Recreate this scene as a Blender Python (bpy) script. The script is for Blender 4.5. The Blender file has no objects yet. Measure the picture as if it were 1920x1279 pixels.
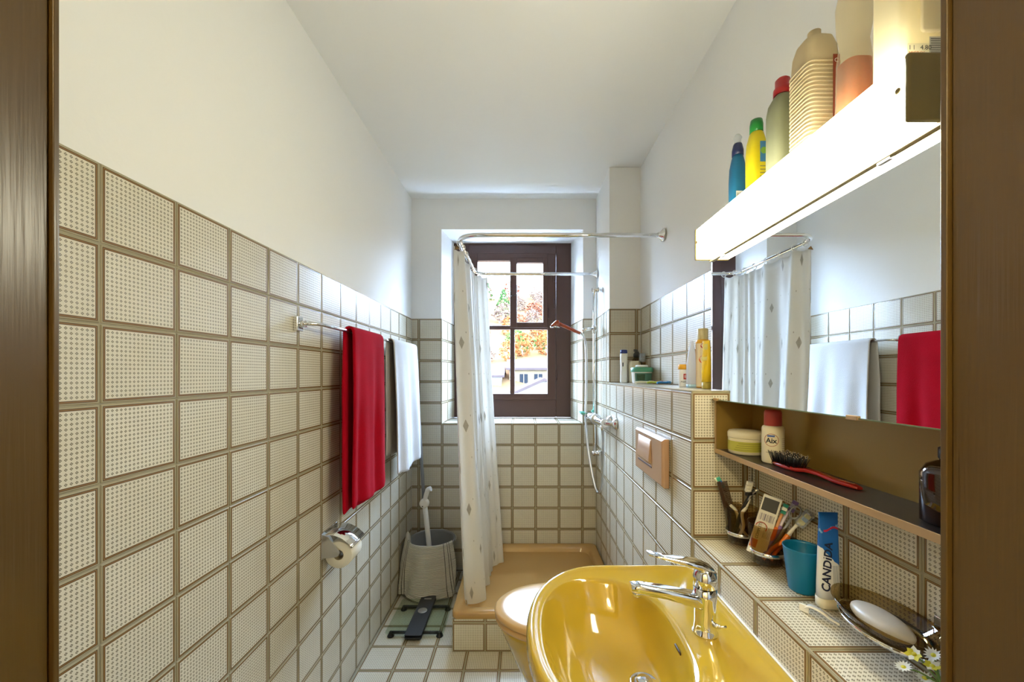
import bpy, math, random
from mathutils import Vector, Matrix
random.seed(11)
PI = math.pi
sc = bpy.context.scene
col = sc.collection

# ------------------------------------------------------------------ camera
cam_d = bpy.data.cameras.new('camera')
cam_d.sensor_fit = 'HORIZONTAL'; cam_d.sensor_width = 36.0
cam_d.lens = 755.0 / 1920.0 * 36.0
cam_d.shift_x = -(979 - 960) / 1920.0
cam_d.shift_y = (701 - 639.5) / 1920.0
cam_d.clip_start = 0.01; cam_d.clip_end = 500
cam = bpy.data.objects.new('camera', cam_d); col.objects.link(cam)
cam.location = (0, 0, 1.43); cam.rotation_euler = (PI / 2, 0, 0)
sc.camera = cam

# ------------------------------------------------------------------ world, exposure
SKY = 38.0
LAMP = 15.5
HALL = 34.0  # strength of the assumed, unseen hall lamp
world = bpy.data.worlds.new('overcast_sky'); sc.world = world; world.use_nodes = True
bg = world.node_tree.nodes['Background']
bg.inputs['Color'].default_value = (0.54, 0.71, 1.0, 1); bg.inputs['Strength'].default_value = SKY
vs = sc.view_settings
vs.view_transform = 'Standard'; vs.look = 'None'; vs.exposure = 1.32; vs.gamma = 1.0
vs.use_curve_mapping = False
# the window opening, marked as a portal so that the sky is sampled through it
pl = bpy.data.lights.new('window_portal', 'AREA'); pl.shape = 'RECTANGLE'; pl.size = 0.95; pl.size_y = 1.42
pl.cycles.is_portal = True
plo = bpy.data.objects.new('window_portal', pl); col.objects.link(plo)
plo.location = (-0.08, 3.5, 1.80); plo.rotation_euler = (-PI / 2, 0, 0)

# ------------------------------------------------------------------ helpers
W = {}
def s2l(c):
    return c / 12.92 if c <= 0.04045 else ((c + 0.055) / 1.055) ** 2.4
def hexc(h):
    h = h.lstrip('#')
    return tuple(s2l(int(h[i:i + 2], 16) / 255) for i in (0, 2, 4)) + (1,)

def empty(name, loc=(0, 0, 0), rot=(0, 0, 0)):
    o = bpy.data.objects.new(name, None); col.objects.link(o)
    o.empty_display_size = 0.02
    o.location = loc; o.rotation_euler = rot
    W[o.name] = Matrix.LocRotScale(Vector(loc), o.rotation_euler.copy(), Vector((1, 1, 1)))
    return o

def thing(name, label, cat, loc=(0, 0, 0), rot=(0, 0, 0), group=None):
    o = empty(name, loc, rot); tag(o, label, cat, group); return o

def tag(o, label, cat, group=None):
    o['label'] = label; o['category'] = cat
    if group: o['group'] = group
    return o

def link(name, me, m=None, parent=None, local=False):
    o = bpy.data.objects.new(name, me); col.objects.link(o)
    if m is not None:
        if me.materials: pass
        else: me.materials.append(m)
    if parent is not None:
        o.parent = parent
        if not local:
            o.matrix_parent_inverse = W[parent.name].inverted()
            W[o.name] = Matrix.Identity(4)
        else:
            W[o.name] = W[parent.name]
    else:
        W[o.name] = Matrix.Identity(4)
    return o

def cr(pts, n=8):
    """Catmull-Rom through the points"""
    P = [Vector(p) for p in pts]
    if len(P) < 3: return P
    Q = [P[0] * 2 - P[1]] + P + [P[-1] * 2 - P[-2]]
    out = []
    for i in range(1, len(Q) - 2):
        a, b, c, d = Q[i - 1], Q[i], Q[i + 1], Q[i + 2]
        for k in range(n):
            t = k / n
            out.append(0.5 * ((2 * b) + (c - a) * t + (2 * a - 5 * b + 4 * c - d) * t * t + (3 * b - a - 3 * c + d) * t ** 3))
    out.append(P[-1]); return out

def rr(hx, hy, r, n=5, cx=0, cy=0):
    """rounded rectangle outline, counter-clockwise"""
    r = min(r, hx * .999, hy * .999); out = []
    for sx, sy, a0 in ((1, 1, 0), (-1, 1, PI / 2), (-1, -1, PI), (1, -1, 1.5 * PI)):
        for k in range(n + 1):
            a = a0 + PI / 2 * k / n
            out.append((cx + sx * (hx - r) + r * math.cos(a), cy + sy * (hy - r) + r * math.sin(a)))
    return out

class MB:
    def __init__(s): s.v = []; s.f = []; s.sm = []
    def add(s, vs_, fs, smooth=False, M=None):
        b = len(s.v)
        for p in vs_:
            p = Vector(p)
            s.v.append(M @ p if M is not None else p)
        for f in fs: s.f.append([i + b for i in f]); s.sm.append(smooth)
        return s
    def box(s, x0, x1, y0, y1, z0, z1, M=None):
        if x0 > x1: x0, x1 = x1, x0
        if y0 > y1: y0, y1 = y1, y0
        if z0 > z1: z0, z1 = z1, z0
        v = [(x, y, z) for z in (z0, z1) for y in (y0, y1) for x in (x0, x1)]
        return s.add(v, [(0, 2, 3, 1), (4, 5, 7, 6), (0, 1, 5, 4), (2, 6, 7, 3), (0, 4, 6, 2), (1, 3, 7, 5)], False, M)
    def loft(s, rings, cap0=True, cap1=True, smooth=True, M=None, closed=True):
        n = len(rings[0]); v = [p for r in rings for p in r]; f = []
        m = n if closed else n - 1
        for i in range(len(rings) - 1):
            for j in range(m):
                k = (j + 1) % n
                f.append((i * n + j, i * n + k, (i + 1) * n + k, (i + 1) * n + j))
        s.add(v, f, smooth, M)
        b = len(s.v) - len(v)
        if cap0: s.f.append([b + j for j in reversed(range(n))]); s.sm.append(False)
        if cap1: s.f.append([b + (len(rings) - 1) * n + j for j in range(n)]); s.sm.append(False)
        return s
    def lathe(s, prof, seg=24, c=(0, 0, 0), M=None, sx=1, sy=1, cap0=True, cap1=True, smooth=True):
        rings = [[(c[0] + r * sx * math.cos(2 * PI * k / seg), c[1] + r * sy * math.sin(2 * PI * k / seg), c[2] + z)
                  for k in range(seg)] for r, z in prof]
        return s.loft(rings, cap0, cap1, smooth, M)
    def rrloft(s, secs, M=None, n=4, smooth=True, cap0=True, cap1=True):
        """secs: (z, hx, hy, r[, cx, cy])"""
        rings = []
        for q in secs:
            z, hx, hy, r = q[:4]; cx, cy = (q[4], q[5]) if len(q) > 4 else (0, 0)
            rings.append([(x, y, z) for x, y in rr(hx, hy, r, n, cx, cy)])
        return s.loft(rings, cap0, cap1, smooth, M)
    def tube(s, pts, r=0.01, seg=10, cap=True, M=None, flat=1.0):
        P = [Vector(p) for p in pts]; n = len(P)
        R = r if isinstance(r, (list, tuple)) else [r] * n
        if len(R) != n:
            R = [R[min(len(R) - 1, int(i / (n - 1) * (len(R) - 1)))] + 0 for i in range(n)] if len(R) > 2 else [R[0] + (R[1] - R[0]) * i / (n - 1) for i in range(n)]
        T = []
        for i in range(n):
            t = (P[min(i + 1, n - 1)] - P[max(i - 1, 0)])
            T.append(t.normalized() if t.length > 1e-9 else Vector((0, 0, 1)))
        up = Vector((0, 0, 1)) if abs(T[0].z) < 0.9 else Vector((1, 0, 0))
        u = (up - T[0] * up.dot(T[0])).normalized(); rings = []
        for i in range(n):
            u = (u - T[i] * u.dot(T[i])); u.normalize(); w = T[i].cross(u)
            rings.append([P[i] + (u * math.cos(2 * PI * k / seg) * flat + w * math.sin(2 * PI * k / seg)) * R[i] for k in range(seg)])
        return s.loft(rings, cap, cap, True, M)
    def prism(s, poly, a0, a1, axis='z', M=None, smooth=False):
        """extrude polygon; axis = extrusion axis; poly in the two other axes (cyclic order kept: z->xy, y->xz, x->yz)"""
        def mk(p, a):
            return {'z': (p[0], p[1], a), 'y': (p[0], a, p[1]), 'x': (a, p[0], p[1])}[axis]
        n = len(poly)
        v = [mk(p, a0) for p in poly] + [mk(p, a1) for p in poly]
        f = [[(i), (i + 1) % n, n + (i + 1) % n, n + i] for i in range(n)]
        s.add(v, f, smooth, M); b = len(s.v) - 2 * n
        s.f.append([b + i for i in reversed(range(n))]); s.sm.append(False)
        s.f.append([b + n + i for i in range(n)]); s.sm.append(False)
        return s
    def mesh(s, name, uv=None):
        me = bpy.data.meshes.new(name)
        me.from_pydata([tuple(p) for p in s.v], [], s.f)
        me.polygons.foreach_set('use_smooth', s.sm)
        if uv:
            L = me.uv_layers.new(name='UVMap')
            for lp in me.loops: L.data[lp.index].uv = uv[lp.vertex_index]
        me.validate(); me.update()
        bm = __import__('bmesh').new(); bm.from_mesh(me)
        __import__('bmesh').ops.recalc_face_normals(bm, faces=bm.faces[:]) if not uv else None
        bm.to_mesh(me); bm.free()
        return me
    def build(s, name, m, parent=None, local=False, bevel=0, seg=2, sub=0, solid=0, uv=None):
        o = link(name, s.mesh(name, uv), m, parent, local)
        if solid:
            q = o.modifiers.new('thick', 'SOLIDIFY'); q.thickness = solid; q.offset = 0
        if bevel:
            q = o.modifiers.new('bevel', 'BEVEL'); q.width = bevel; q.segments = seg; q.limit_method = 'ANGLE'; q.angle_limit = math.radians(40)
            for p in o.data.polygons: p.use_smooth = True
            q.harden_normals = True
        if sub:
            q = o.modifiers.new('sub', 'SUBSURF'); q.levels = sub; q.render_levels = sub
        return o

def struct(name, mb, m, parent=None, **k):
    o = mb.build(name, m, parent, **k)
    if parent is None: o['kind'] = 'structure'
    return o

_fontcache = {}
def textmesh(body, size, depth=0.0, bold=0.0):
    cu = bpy.data.curves.new('lettering', 'FONT'); cu.body = body; cu.size = size; cu.extrude = depth; cu.offset = bold * size
    cu.align_x = 'CENTER'; cu.align_y = 'CENTER'; cu.resolution_u = 3
    o = bpy.data.objects.new('lettering_tmp', cu); col.objects.link(o)
    bpy.context.view_layer.update()
    me = bpy.data.meshes.new_from_object(o.evaluated_get(bpy.context.evaluated_depsgraph_get()))
    col.objects.unlink(o); bpy.data.objects.remove(o)
    return me
def lettering(body, size, m, parent, M=None, fn=None, local=True, sx=1.0, shear=0.0, bold=0.0):
    """flat lettering in XY (x right, y up) moved by M, or by fn(x, y) onto a curved face"""
    me = textmesh(body, size, 0.0, bold)
    for v in me.vertices:
        x, y = (v.co.x + shear * v.co.y) * sx, v.co.y
        v.co = fn(x, y) if fn else M @ Vector((x, y, 0))
    me.materials.clear()
    return link('lettering', me, m, parent, local)
def cylfn(r, z, a0, c=(0, 0)):
    """lettering wrapped on an upright cylinder, middle at angle a0"""
    return lambda x, y: Vector((c[0] + r * math.cos(a0 + x / r), c[1] + r * math.sin(a0 + x / r), z + y))
def frame(o, x, y):
    """matrix: local x -> x, local y -> y"""
    x = Vector(x).normalized(); y = Vector(y).normalized(); z = x.cross(y)
    return Matrix(((x.x, y.x, z.x, o[0]), (x.y, y.y, z.y, o[1]), (x.z, y.z, z.z, o[2]), (0, 0, 0, 1)))
def arc_patch(mb, r, a0, a1, z0, z1, n=10, c=(0, 0, 0)):
    rings = [[(c[0] + r * math.cos(a0 + (a1 - a0) * k / n), c[1] + r * math.sin(a0 + (a1 - a0) * k / n), c[2] + z) for k in range(n + 1)] for z in (z0, z1)]
    return mb.loft(rings, False, False, True, closed=False)

# ------------------------------------------------------------------ materials
class NT:
    def __init__(s, name):
        s.m = bpy.data.materials.new(name); s.m.use_nodes = True
        s.t = s.m.node_tree; s.n = s.t.nodes; s.b = s.n['Principled BSDF']; s.out = s.n['Material Output']
    def node(s, t, **k):
        n = s.n.new(t)
        for a, b in k.items(): setattr(n, a, b)
        return n
    def l(s, a, b): s.t.links.new(a, b)
    def math(s, op, a, b=None, c=None):
        n = s.node('ShaderNodeMath', operation=op)
        for i, q in enumerate((a, b, c)):
            if q is None: continue
            if isinstance(q, (int, float)): n.inputs[i].default_value = q
            else: s.l(q, n.inputs[i])
        return n.outputs[0]
    def mix(s, f, a, b, blend='MIX'):
        n = s.node('ShaderNodeMix', data_type='RGBA', blend_type=blend)
        for i, q in ((0, f), (6, a), (7, b)):
            if isinstance(q, (int, float)): n.inputs[i].default_value = q
            elif isinstance(q, tuple): n.inputs[i].default_value = q
            else: s.l(q, n.inputs[i])
        return n.outputs[2]
    def noise(s, scale, detail=3, coord=None, rough=.5):
        n = s.node('ShaderNodeTexNoise'); n.inputs['Scale'].default_value = scale; n.inputs['Detail'].default_value = detail
        n.inputs['Roughness'].default_value = rough
        if coord is None:
            coord = s.node('ShaderNodeTexCoord').outputs['Object']
        s.l(coord, n.inputs['Vector']); return n.outputs['Fac']
    def bump(s, h, strength=.2, dist=.001):
        n = s.node('ShaderNodeBump'); n.inputs['Strength'].default_value = strength; n.inputs['Distance'].default_value = dist
        s.l(h, n.inputs['Height']); s.l(n.outputs[0], s.b.inputs['Normal']); return n.outputs[0]

def mat(name, c, rough=.5, metal=0, spec=.5, coat=0, var=0, vscale=8, bump=0, bscale=60, bdist=.001, trans=None, sss=0, emit=0, alpha=None):
    T = NT(name); b = T.b
    c = hexc(c) if isinstance(c, str) else c
    b.inputs['Base Color'].default_value = c
    b.inputs['Roughness'].default_value = rough; b.inputs['Metallic'].default_value = metal
    b.inputs['Specular IOR Level'].default_value = spec
    b.inputs['Coat Weight'].default_value = coat; b.inputs['Coat Roughness'].default_value = .05
    if var:
        f = T.noise(vscale, 4)
        d = tuple(max(0, x * (1 - var)) for x in c[:3]) + (1,); u = tuple(min(1, x * (1 + var)) for x in c[:3]) + (1,)
        T.l(T.mix(f, d, u), b.inputs['Base Color'])
    if bump: T.bump(T.noise(bscale, 4), bump, bdist)
    if emit:
        b.inputs['Emission Color'].default_value = c; b.inputs['Emission Strength'].default_value = emit
    if trans:   # (share, colour): light coming through from behind
        tr = T.node('ShaderNodeBsdfTranslucent'); tr.inputs[0].default_value = hexc(trans[1])
        mx = T.node('ShaderNodeMixShader'); mx.inputs[0].default_value = trans[0]
        T.l(b.outputs[0], mx.inputs[1]); T.l(tr.outputs[0], mx.inputs[2]); T.l(mx.outputs[0], T.out.inputs[0])
        last = mx
        if len(trans) > 2:
            tp = T.node('ShaderNodeBsdfTransparent'); m2 = T.node('ShaderNodeMixShader'); m2.inputs[0].default_value = trans[2]
            T.l(mx.outputs[0], m2.inputs[1]); T.l(tp.outputs[0], m2.inputs[2]); T.l(m2.outputs[0], T.out.inputs[0])
    return T.m

def glassy(name, tint, ior=1.45, rough=.02, solid=0.0, scol='#ffffff'):
    """thin glass: tinted see-through plus Fresnel gloss"""
    T = NT(name); T.n.remove(T.b)
    tp = T.node('ShaderNodeBsdfTransparent'); tp.inputs[0].default_value = hexc(tint) if isinstance(tint, str) else tint
    gl = T.node('ShaderNodeBsdfGlossy'); gl.inputs['Roughness'].default_value = rough
    fr = T.node('ShaderNodeFresnel'); fr.inputs['IOR'].default_value = ior
    mx = T.node('ShaderNodeMixShader'); bf = T.node('ShaderNodeNewGeometry').outputs['Backfacing']
    T.l(T.math('MULTIPLY', fr.outputs[0], T.math('SUBTRACT', 1.0, bf)), mx.inputs[0])
    src = tp.outputs[0]
    if solid:
        df = T.node('ShaderNodeBsdfDiffuse'); df.inputs[0].default_value = hexc(scol)
        m2 = T.node('ShaderNodeMixShader'); m2.inputs[0].default_value = solid
        T.l(tp.outputs[0], m2.inputs[1]); T.l(df.outputs[0], m2.inputs[2]); src = m2.outputs[0]
    T.l(src, mx.inputs[1]); T.l(gl.outputs[0], mx.inputs[2]); T.l(mx.outputs[0], T.out.inputs[0])
    return T.m

M = {}
def tile_material():
    T = NT('patterned_tile'); b = T.b
    uv = T.node('ShaderNodeUVMap', uv_map='UVMap').outputs[0]
    hf = T.node('ShaderNodeUVMap', uv_map='half').outputs[0]
    su = T.node('ShaderNodeSeparateXYZ'); T.l(uv, su.inputs[0]); sh = T.node('ShaderNodeSeparateXYZ'); T.l(hf, sh.inputs[0])
    u, v = su.outputs[0], su.outputs[1]
    d = T.math('MINIMUM', T.math('SUBTRACT', sh.outputs[0], T.math('ABSOLUTE', u)), T.math('SUBTRACT', sh.outputs[1], T.math('ABSOLUTE', v)))
    # dotted motif, four dots in a diamond
    P = 0.0088
    def cell(x):
        return T.math('ABSOLUTE', T.math('SUBTRACT', T.math('FRACT', T.math('ADD', T.math('DIVIDE', x, P), 100.5)), .5))
    a, c = cell(u), cell(v)
    mx, mn = T.math('MAXIMUM', a, c), T.math('MINIMUM', a, c)
    q = T.math('SUBTRACT', mx, .19)
    dist = T.math('SQRT', T.math('ADD', T.math('MULTIPLY', q, q), T.math('MULTIPLY', mn, mn)))
    dot = T.math('SUBTRACT', 1.0, T.math('SMOOTH_MIN', T.math('DIVIDE', dist, .155), 1.0, .1))
    dot = T.math('MINIMUM', T.math('MAXIMUM', T.math('MULTIPLY', dot, 2.6), 0), 1)
    rnd = T.node('ShaderNodeObjectInfo').outputs['Random']
    nz = T.noise(14, 4)
    cream = T.mix(nz, hexc('#cfc8b4'), hexc('#dcd6c4'))
    cream = T.mix(T.math('MULTIPLY', rnd, .35), cream, hexc('#c6bda4'))
    dot = T.math('MULTIPLY', dot, .88)
    field = T.mix(dot, cream, hexc('#5d5340'))
    ramp = T.node('ShaderNodeValToRGB'); e = ramp.color_ramp
    T.l(T.math('DIVIDE', d, .012), ramp.inputs[0])
    stops = [(0, '#a39a80'), (.17, '#a0967a'), (.36, '#a69c7c'), (.42, '#4a3522'), (.50, '#5a4028'), (.53, '#9a7748'), (.61, '#8f6a3c'), (.65, '#4d3723'), (.74, '#5c452b'), (.78, '#cfc6ac')]
    e.elements[0].position = 0; e.elements[0].color = hexc(stops[0][1]); e.elements[1].position = 1; e.elements[1].color = hexc('#cfc6ac')
    for p, h in stops[1:]:
        k = e.elements.new(p); k.color = hexc(h)
    inner = T.math('GREATER_THAN', d, .0094)
    T.l(T.mix(inner, ramp.outputs[0], field), b.inputs['Base Color'])
    b.inputs['Roughness'].default_value = .26; b.inputs['Specular IOR Level'].default_value = .5
    hgt = T.math('SUBTRACT', T.math('MULTIPLY', nz, .5), T.math('MULTIPLY', T.math('MULTIPLY', dot, inner), 1.0))
    hgt = T.math('ADD', hgt, T.math('MULTIPLY', T.math('MINIMUM', T.math('DIVIDE', d, .009), 1), 1.2))
    T.bump(hgt, .35, .0006)
    return T.m
M['tile'] = tile_material()
M['grout'] = mat('grout', '#989078', .85, var=.15, vscale=30, bump=.4, bscale=200)
M['plaster'] = mat('white_plaster', '#eaeae8', .85, spec=.25, var=.015, vscale=3, bump=.25, bscale=55, bdist=.002)
def brushed_paint():
    T = NT('brown_gloss_paint'); mp = T.node('ShaderNodeMapping'); mp.inputs['Scale'].default_value = (1, 1, .03)
    T.l(T.node('ShaderNodeTexCoord').outputs['Object'], mp.inputs[0])
    f = T.noise(260, 3, mp.outputs[0]); g = T.noise(9, 3)
    T.l(T.mix(g, hexc('#463418'), hexc('#57431f')), T.b.inputs['Base Color']); T.b.inputs['Roughness'].default_value = .30
    T.bump(f, .35, .0012); return T.m
M['brown'] = brushed_paint()
M['sash'] = mat('window_brown_paint', '#452a22', .4, var=.1, vscale=14, bump=.1, bscale=60)
M['chrome'] = mat('chrome', (.78, .79, .80, 1), .06, metal=1)
M['steel'] = mat('brushed_steel', (.62, .62, .62, 1), .28, metal=1)
M['hose'] = mat('metal_hose', (.55, .57, .60, 1), .3, metal=1)
M['tan'] = mat('bahama_beige_ceramic', '#b0922c', .09, spec=.55, coat=.4, var=.02)
M['tray'] = mat('beige_enamel', '#b08a52', .2, spec=.5, var=.04, vscale=5)
M['lidtan'] = mat('toilet_lid_plastic', '#b9935c', .24, spec=.5, coat=.3)
M['plate'] = mat('flush_plate_plastic', '#ae8a6c', .22, spec=.5, coat=.2)
M['mirror'] = mat('mirror_silver', (.86, .88, .88, 1), .0, metal=1)
M['mirrorback'] = mat('mirror_edge', '#6d7a52', .3)
M['cab'] = mat('cabinet_bronze_sheet', '#9c8042', .34, spec=.5, metal=.35, var=.08, vscale=6, bump=.12, bscale=120)
M['cablip'] = mat('cabinet_front_edge', '#a5865c', .4, var=.05)
M['shelfdark'] = mat('shelf_dark_laminate', '#2f2a28', .3, var=.1)
M['capbrown'] = mat('lamp_end_cap', '#6e5f35', .45, var=.03)
M['glass'] = glassy('window_glass', '#f4f7f8', 1.3)
M['smoke'] = glassy('smoked_glass', '#dccfb2', 1.45)
M['smokedark'] = glassy('smoked_glass_thick', '#dccfae', 1.4)
M['scaleglass'] = glassy('scale_glass', '#eef4ee', 1.4)
M['clearplastic'] = glassy('clear_plastic', '#e8ecef', 1.4, .1, .25, '#e6e9ee')
M['black'] = mat('black_plastic', '#17171a', .4)
M['dark'] = mat('dark_grey_plastic', '#2b2c2e', .45)
M['white'] = mat('white_plastic', '#e9e7e0', .35)
M['cream'] = mat('cream_plastic', '#ddd6bd', .4)
M['grey'] = mat('grey_metal_pole', '#8b8e92', .35, metal=.3)
def terry(name, c, c2):
    T = NT(name); f = T.noise(420, 3); g = T.noise(9, 3)
    T.l(T.mix(g, hexc(c), hexc(c2)), T.b.inputs['Base Color']); T.b.inputs['Roughness'].default_value = .95
    T.b.inputs['Sheen Weight'].default_value = .0; T.b.inputs['Specular IOR Level'].default_value = .1
    T.bump(f, .7, .003); return T.m
M['red_terry'] = terry('red_terry_cloth', '#9c0418', '#b80a24')
M['white_terry'] = terry('white_terry_cloth', '#bfbcb8', '#cac7c4')
# ================================================================== the setting
PU, PV, PF = 0.1684, 0.1525, 0.1705
XL, XB, XR, YB, YC, YP = -0.80, 0.534, 0.725, 2.918, 1.268, 2.473   # left wall, low wall face, right wall, back wall, ledge end, pillar face
ZT, ZL1, ZL2, ZC = 1.83, 1.377, 0.915, 2.70
Y0 = 0.37
_tc = {}
def tile_mesh(w, h, cu, cv, pu, pv, cuts):
    key = tuple(round(x, 4) for x in (w, h, cu, cv, pu, pv))
    if key in _tc: return _tc[key]
    b = .0014; t = .006; x, y = w / 2, h / 2
    def ring(i, z): return [(-x + i, -y + i, z), (x - i, -y + i, z), (x - i, y - i, z), (-x + i, y - i, z)]
    v = ring(0, -t) + ring(0, -b * .8) + ring(b, 0)
    f = []
    for r in (0, 4):
        for k in range(4):
            f.append((r + k, r + (k + 1) % 4, r + 4 + (k + 1) % 4, r + 4 + k))
    f.append((8, 9, 10, 11))
    me = bpy.data.meshes.new('tile'); me.from_pydata(v, [], f); me.materials.append(M['tile'])
    a = me.uv_layers.new(name='UVMap'); c = me.uv_layers.new(name='half')
    for lp in me.loops:
        p = v[lp.vertex_index]
        a.data[lp.index].uv = (p[0] + cu, p[1] + cv); c.data[lp.index].uv = (pu / 2, pv / 2)
    me.update(); _tc[key] = me
    return me
def tiles(parent, O, U, V, u0, u1, v0, v1, gu, gv, pu=PU, pv=PV, gap=.0032, grout=True, skip=None):
    O, U, V = Vector(O), Vector(U).normalized(), Vector(V).normalized(); N = U.cross(V)
    ku = math.floor((u0 - gu) / pu + 1e-6)
    while gu + ku * pu < u1 - 1e-6:
        kv = math.floor((v0 - gv) / pv + 1e-6)
        while gv + kv * pv < v1 - 1e-6:
            a0, a1, b0, b1 = gu + ku * pu, gu + (ku + 1) * pu, gv + kv * pv, gv + (kv + 1) * pv
            cu, cv = (a0 + a1) / 2, (b0 + b1) / 2
            l, r = max(a0 + gap / 2, u0 + .0006), min(a1 - gap / 2, u1 - .0006)
            d, t = max(b0 + gap / 2, v0 + .0006), min(b1 - gap / 2, v1 - .0006)
            kv += 1
            if r - l < .006 or t - d < .006: continue
            if skip and skip((l + r) / 2, (d + t) / 2): continue
            mx, my = (l + r) / 2, (d + t) / 2
            me = tile_mesh(r - l, t - d, mx - cu, my - cv, pu, pv, None)
            o = bpy.data.objects.new('tile', me); col.objects.link(o); o.parent = parent
            X = (U + N * random.gauss(0, .0022)).normalized(); Y = (V + N * random.gauss(0, .0022)); Z = X.cross(Y).normalized(); Y = Z.cross(X)
            p = O + U * mx + V * my + N * random.uniform(-.0003, .0003)
            o.matrix_basis = Matrix(((X.x, Y.x, Z.x, p.x), (X.y, Y.y, Z.y, p.y), (X.z, Y.z, Z.z, p.z), (0, 0, 0, 1)))
        ku += 1
    if grout:
        mb = MB(); q = [O + U * a + V * b + N * n for n in (-.0050, -.0018) for a, b in ((u0, v0), (u1, v0), (u1, v1), (u0, v1))]
        mb.add(q, [(3, 2, 1, 0), (4, 5, 6, 7), (0, 1, 5, 4), (1, 2, 6, 5), (2, 3, 7, 6), (3, 0, 4, 7)])
        mb.build('grout', M['grout'], parent)
E = .0045
# floor
fl = struct('floor', MB().box(-1.0, 1.0, .2, 3.5, -.2, -E), M['grout'])
tiles(fl, (0, 0, 0), (1, 0, 0), (0, 1, 0), XL, XB, Y0, YB, -.111, 1.94 - 20 * PF, PF, PF,
      skip=lambda u, v: u > -.30 and v > 2.12)
# ceiling
struct('ceiling', MB().box(-1.0, 1.0, .2, 3.5, ZC, ZC + .15), M['plaster'])
# left wall
wl = struct('wall_left', MB().box(-1.0, XL - E + .001, .2, 3.5, -.1, ZC), M['plaster'])
tiles(wl, (XL, 0, 0), (0, -1, 0), (0, 0, 1), -YB, -Y0, 0, ZT, -.7636 - 20 * PU, 0) if False else \
    tiles(wl, (XL, 0, 0), (0, 1, 0), (0, 0, 1), Y0, YB, 0, ZT, .7636 - 10 * PU, 0)
# back wall with the window niche
NX0, NX1, NZ0, NZ1, YW = -.582, .439, 1.0725, 2.478, 3.30
NXA, NXB, NZB = -.556, .398, 2.500
mb = MB(); e = E - .001
mb.prism([(-1.0, YB + e), (NX0 - e, YB + e), (NXA - e, YW), (NXA - e, 3.45), (-1.0, 3.45)], -.1, ZC, 'z')
mb.prism([(NX1 + e, YB + e), (1.0, YB + e), (1.0, 3.45), (NXB + e, 3.45), (NXB + e, YW)], -.1, ZC, 'z')
mb.box(NX0 - e, NX1 + e, YB + e, 3.45, -.1, NZ0 - e)
mb.prism([(YB + e, NZ1), (YW, NZB), (3.45, NZB), (3.45, ZC), (YB + e, ZC)], NX0 - e, NX1 + e, 'x')
wb = struct('wall_back', mb, M['plaster'])
GX = .4368 - 12 * .1694
B = lambda *a, **k: tiles(wb, (0, YB, 0), (1, 0, 0), (0, 0, 1), *a, GX, 0, .1694, PV, **k)
B(XL, NX0, 0, ZT); B(NX0, NX1, 0, NZ0 - .001); B(NX1, XB, 0, ZT)
tiles(wb, (NX0, YB, 0), (NXA - NX0, YW - YB, 0), (0, 0, 1), 0, .383, NZ0, ZT, .383 - .1694 * 3, 0, .1694, PV) if False else None
def flip_tiles(O, U, u0, u1, v0, v1, gu, gv, pu, pv):
    # U x V must face into the room
    tiles(wb, O, U, (0, 0, 1), u0, u1, v0, v1, gu, gv, pu, pv)
LR = math.hypot(NXA - NX0, YW - YB); RRl = math.hypot(NX1 - NXB, YW - YB)
flip_tiles((NX0, YB, 0), (NXA - NX0, YW - YB, 0), 0, LR, NZ0, ZT, 0, 0, .1694, PV)
flip_tiles((NXB, YW, 0), (NX1 - NXB, YB - YW, 0), 0, RRl, NZ0, ZT, RRl - 3 * .1694, 0, .1694, PV)
tiles(wb, (0, 0, NZ0), (1, 0, 0), (0, 1, 0), NX0, NX1, YB - .002, YW, GX, YB, .1694, .1694)
# right wall and the low walls in front of it
wr = struct('wall_right', MB().box(XR + e, 1.0, .2, 3.0, -.1, ZC), M['plaster'])
R_ = lambda O, U, *a: tiles(wr, O, U, (0, 0, 1), *a)
R_((XR, 0, 0), (0, -1, 0), -YP, -YC, ZL1, ZT, -2.447 - PU, 0, PU, PV)
R_((XR, 0, 0), (0, -1, 0), -YC, -Y0, ZL2, ZT, -1.2423 - .1705, 0, .1705, PV)
wp = struct('wall_right_pillar', MB().box(XB + e, XR + e, YP + e, 3.0, -.1, ZC), M['plaster'])
tiles(wp, (XB, 0, 0), (0, -1, 0), (0, 0, 1), -YB, -YP, 0, ZT, -YB - (PU - .03), 0)
tiles(wp, (0, YP, 0), (1, 0, 0), (0, 0, 1), XB, XR, ZL1, ZT, XB, 0)
wh = struct('wall_right_ledge', MB().box(XB + e, XR + e, YC + e, YP + e, -.1, ZL1 - e), M['grout'])
tiles(wh, (XB, 0, 0), (0, -1, 0), (0, 0, 1), -YP, -YC, 0, ZL1, -YC - 10 * PU, 0)
tiles(wh, (0, 0, ZL1), (1, 0, 0), (0, 1, 0), XB, XR, YC, YP, XB, YC, PU, PU)
tiles(wh, (0, YC, 0), (1, 0, 0), (0, 0, 1), XB, XR, ZL2, ZL1, XB, 0)
wlow = struct('wall_right_sink_ledge', MB().box(XB + e, XR + e, .2, YC + e, -.1, ZL2 - e), M['grout'])
tiles(wlow, (XB, 0, 0), (0, -1, 0), (0, 0, 1), -YC, -Y0, 0, ZL2, -.7525 - 6 * PU, 0)
tiles(wlow, (0, 0, ZL2), (1, 0, 0), (0, 1, 0), XB, XR, Y0, YC, XB, .7525 - 4 * PU, PU, PU)
# shower plinth
TX, TY = -.359, 2.07
sp = struct('trim_1', MB().box(TX + e, XB, TY + e, YB, 0, .168), M['grout'])
tiles(sp, (0, TY, 0), (1, 0, 0), (0, 0, 1), TX, XB, 0, .168, TX, 0, PU, .150)
tiles(sp, (TX, 0, 0), (0, -1, 0), (0, 0, 1), -YB, -TY, 0, .168, -TY - 10 * PU, 0, PU, .150)
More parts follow.
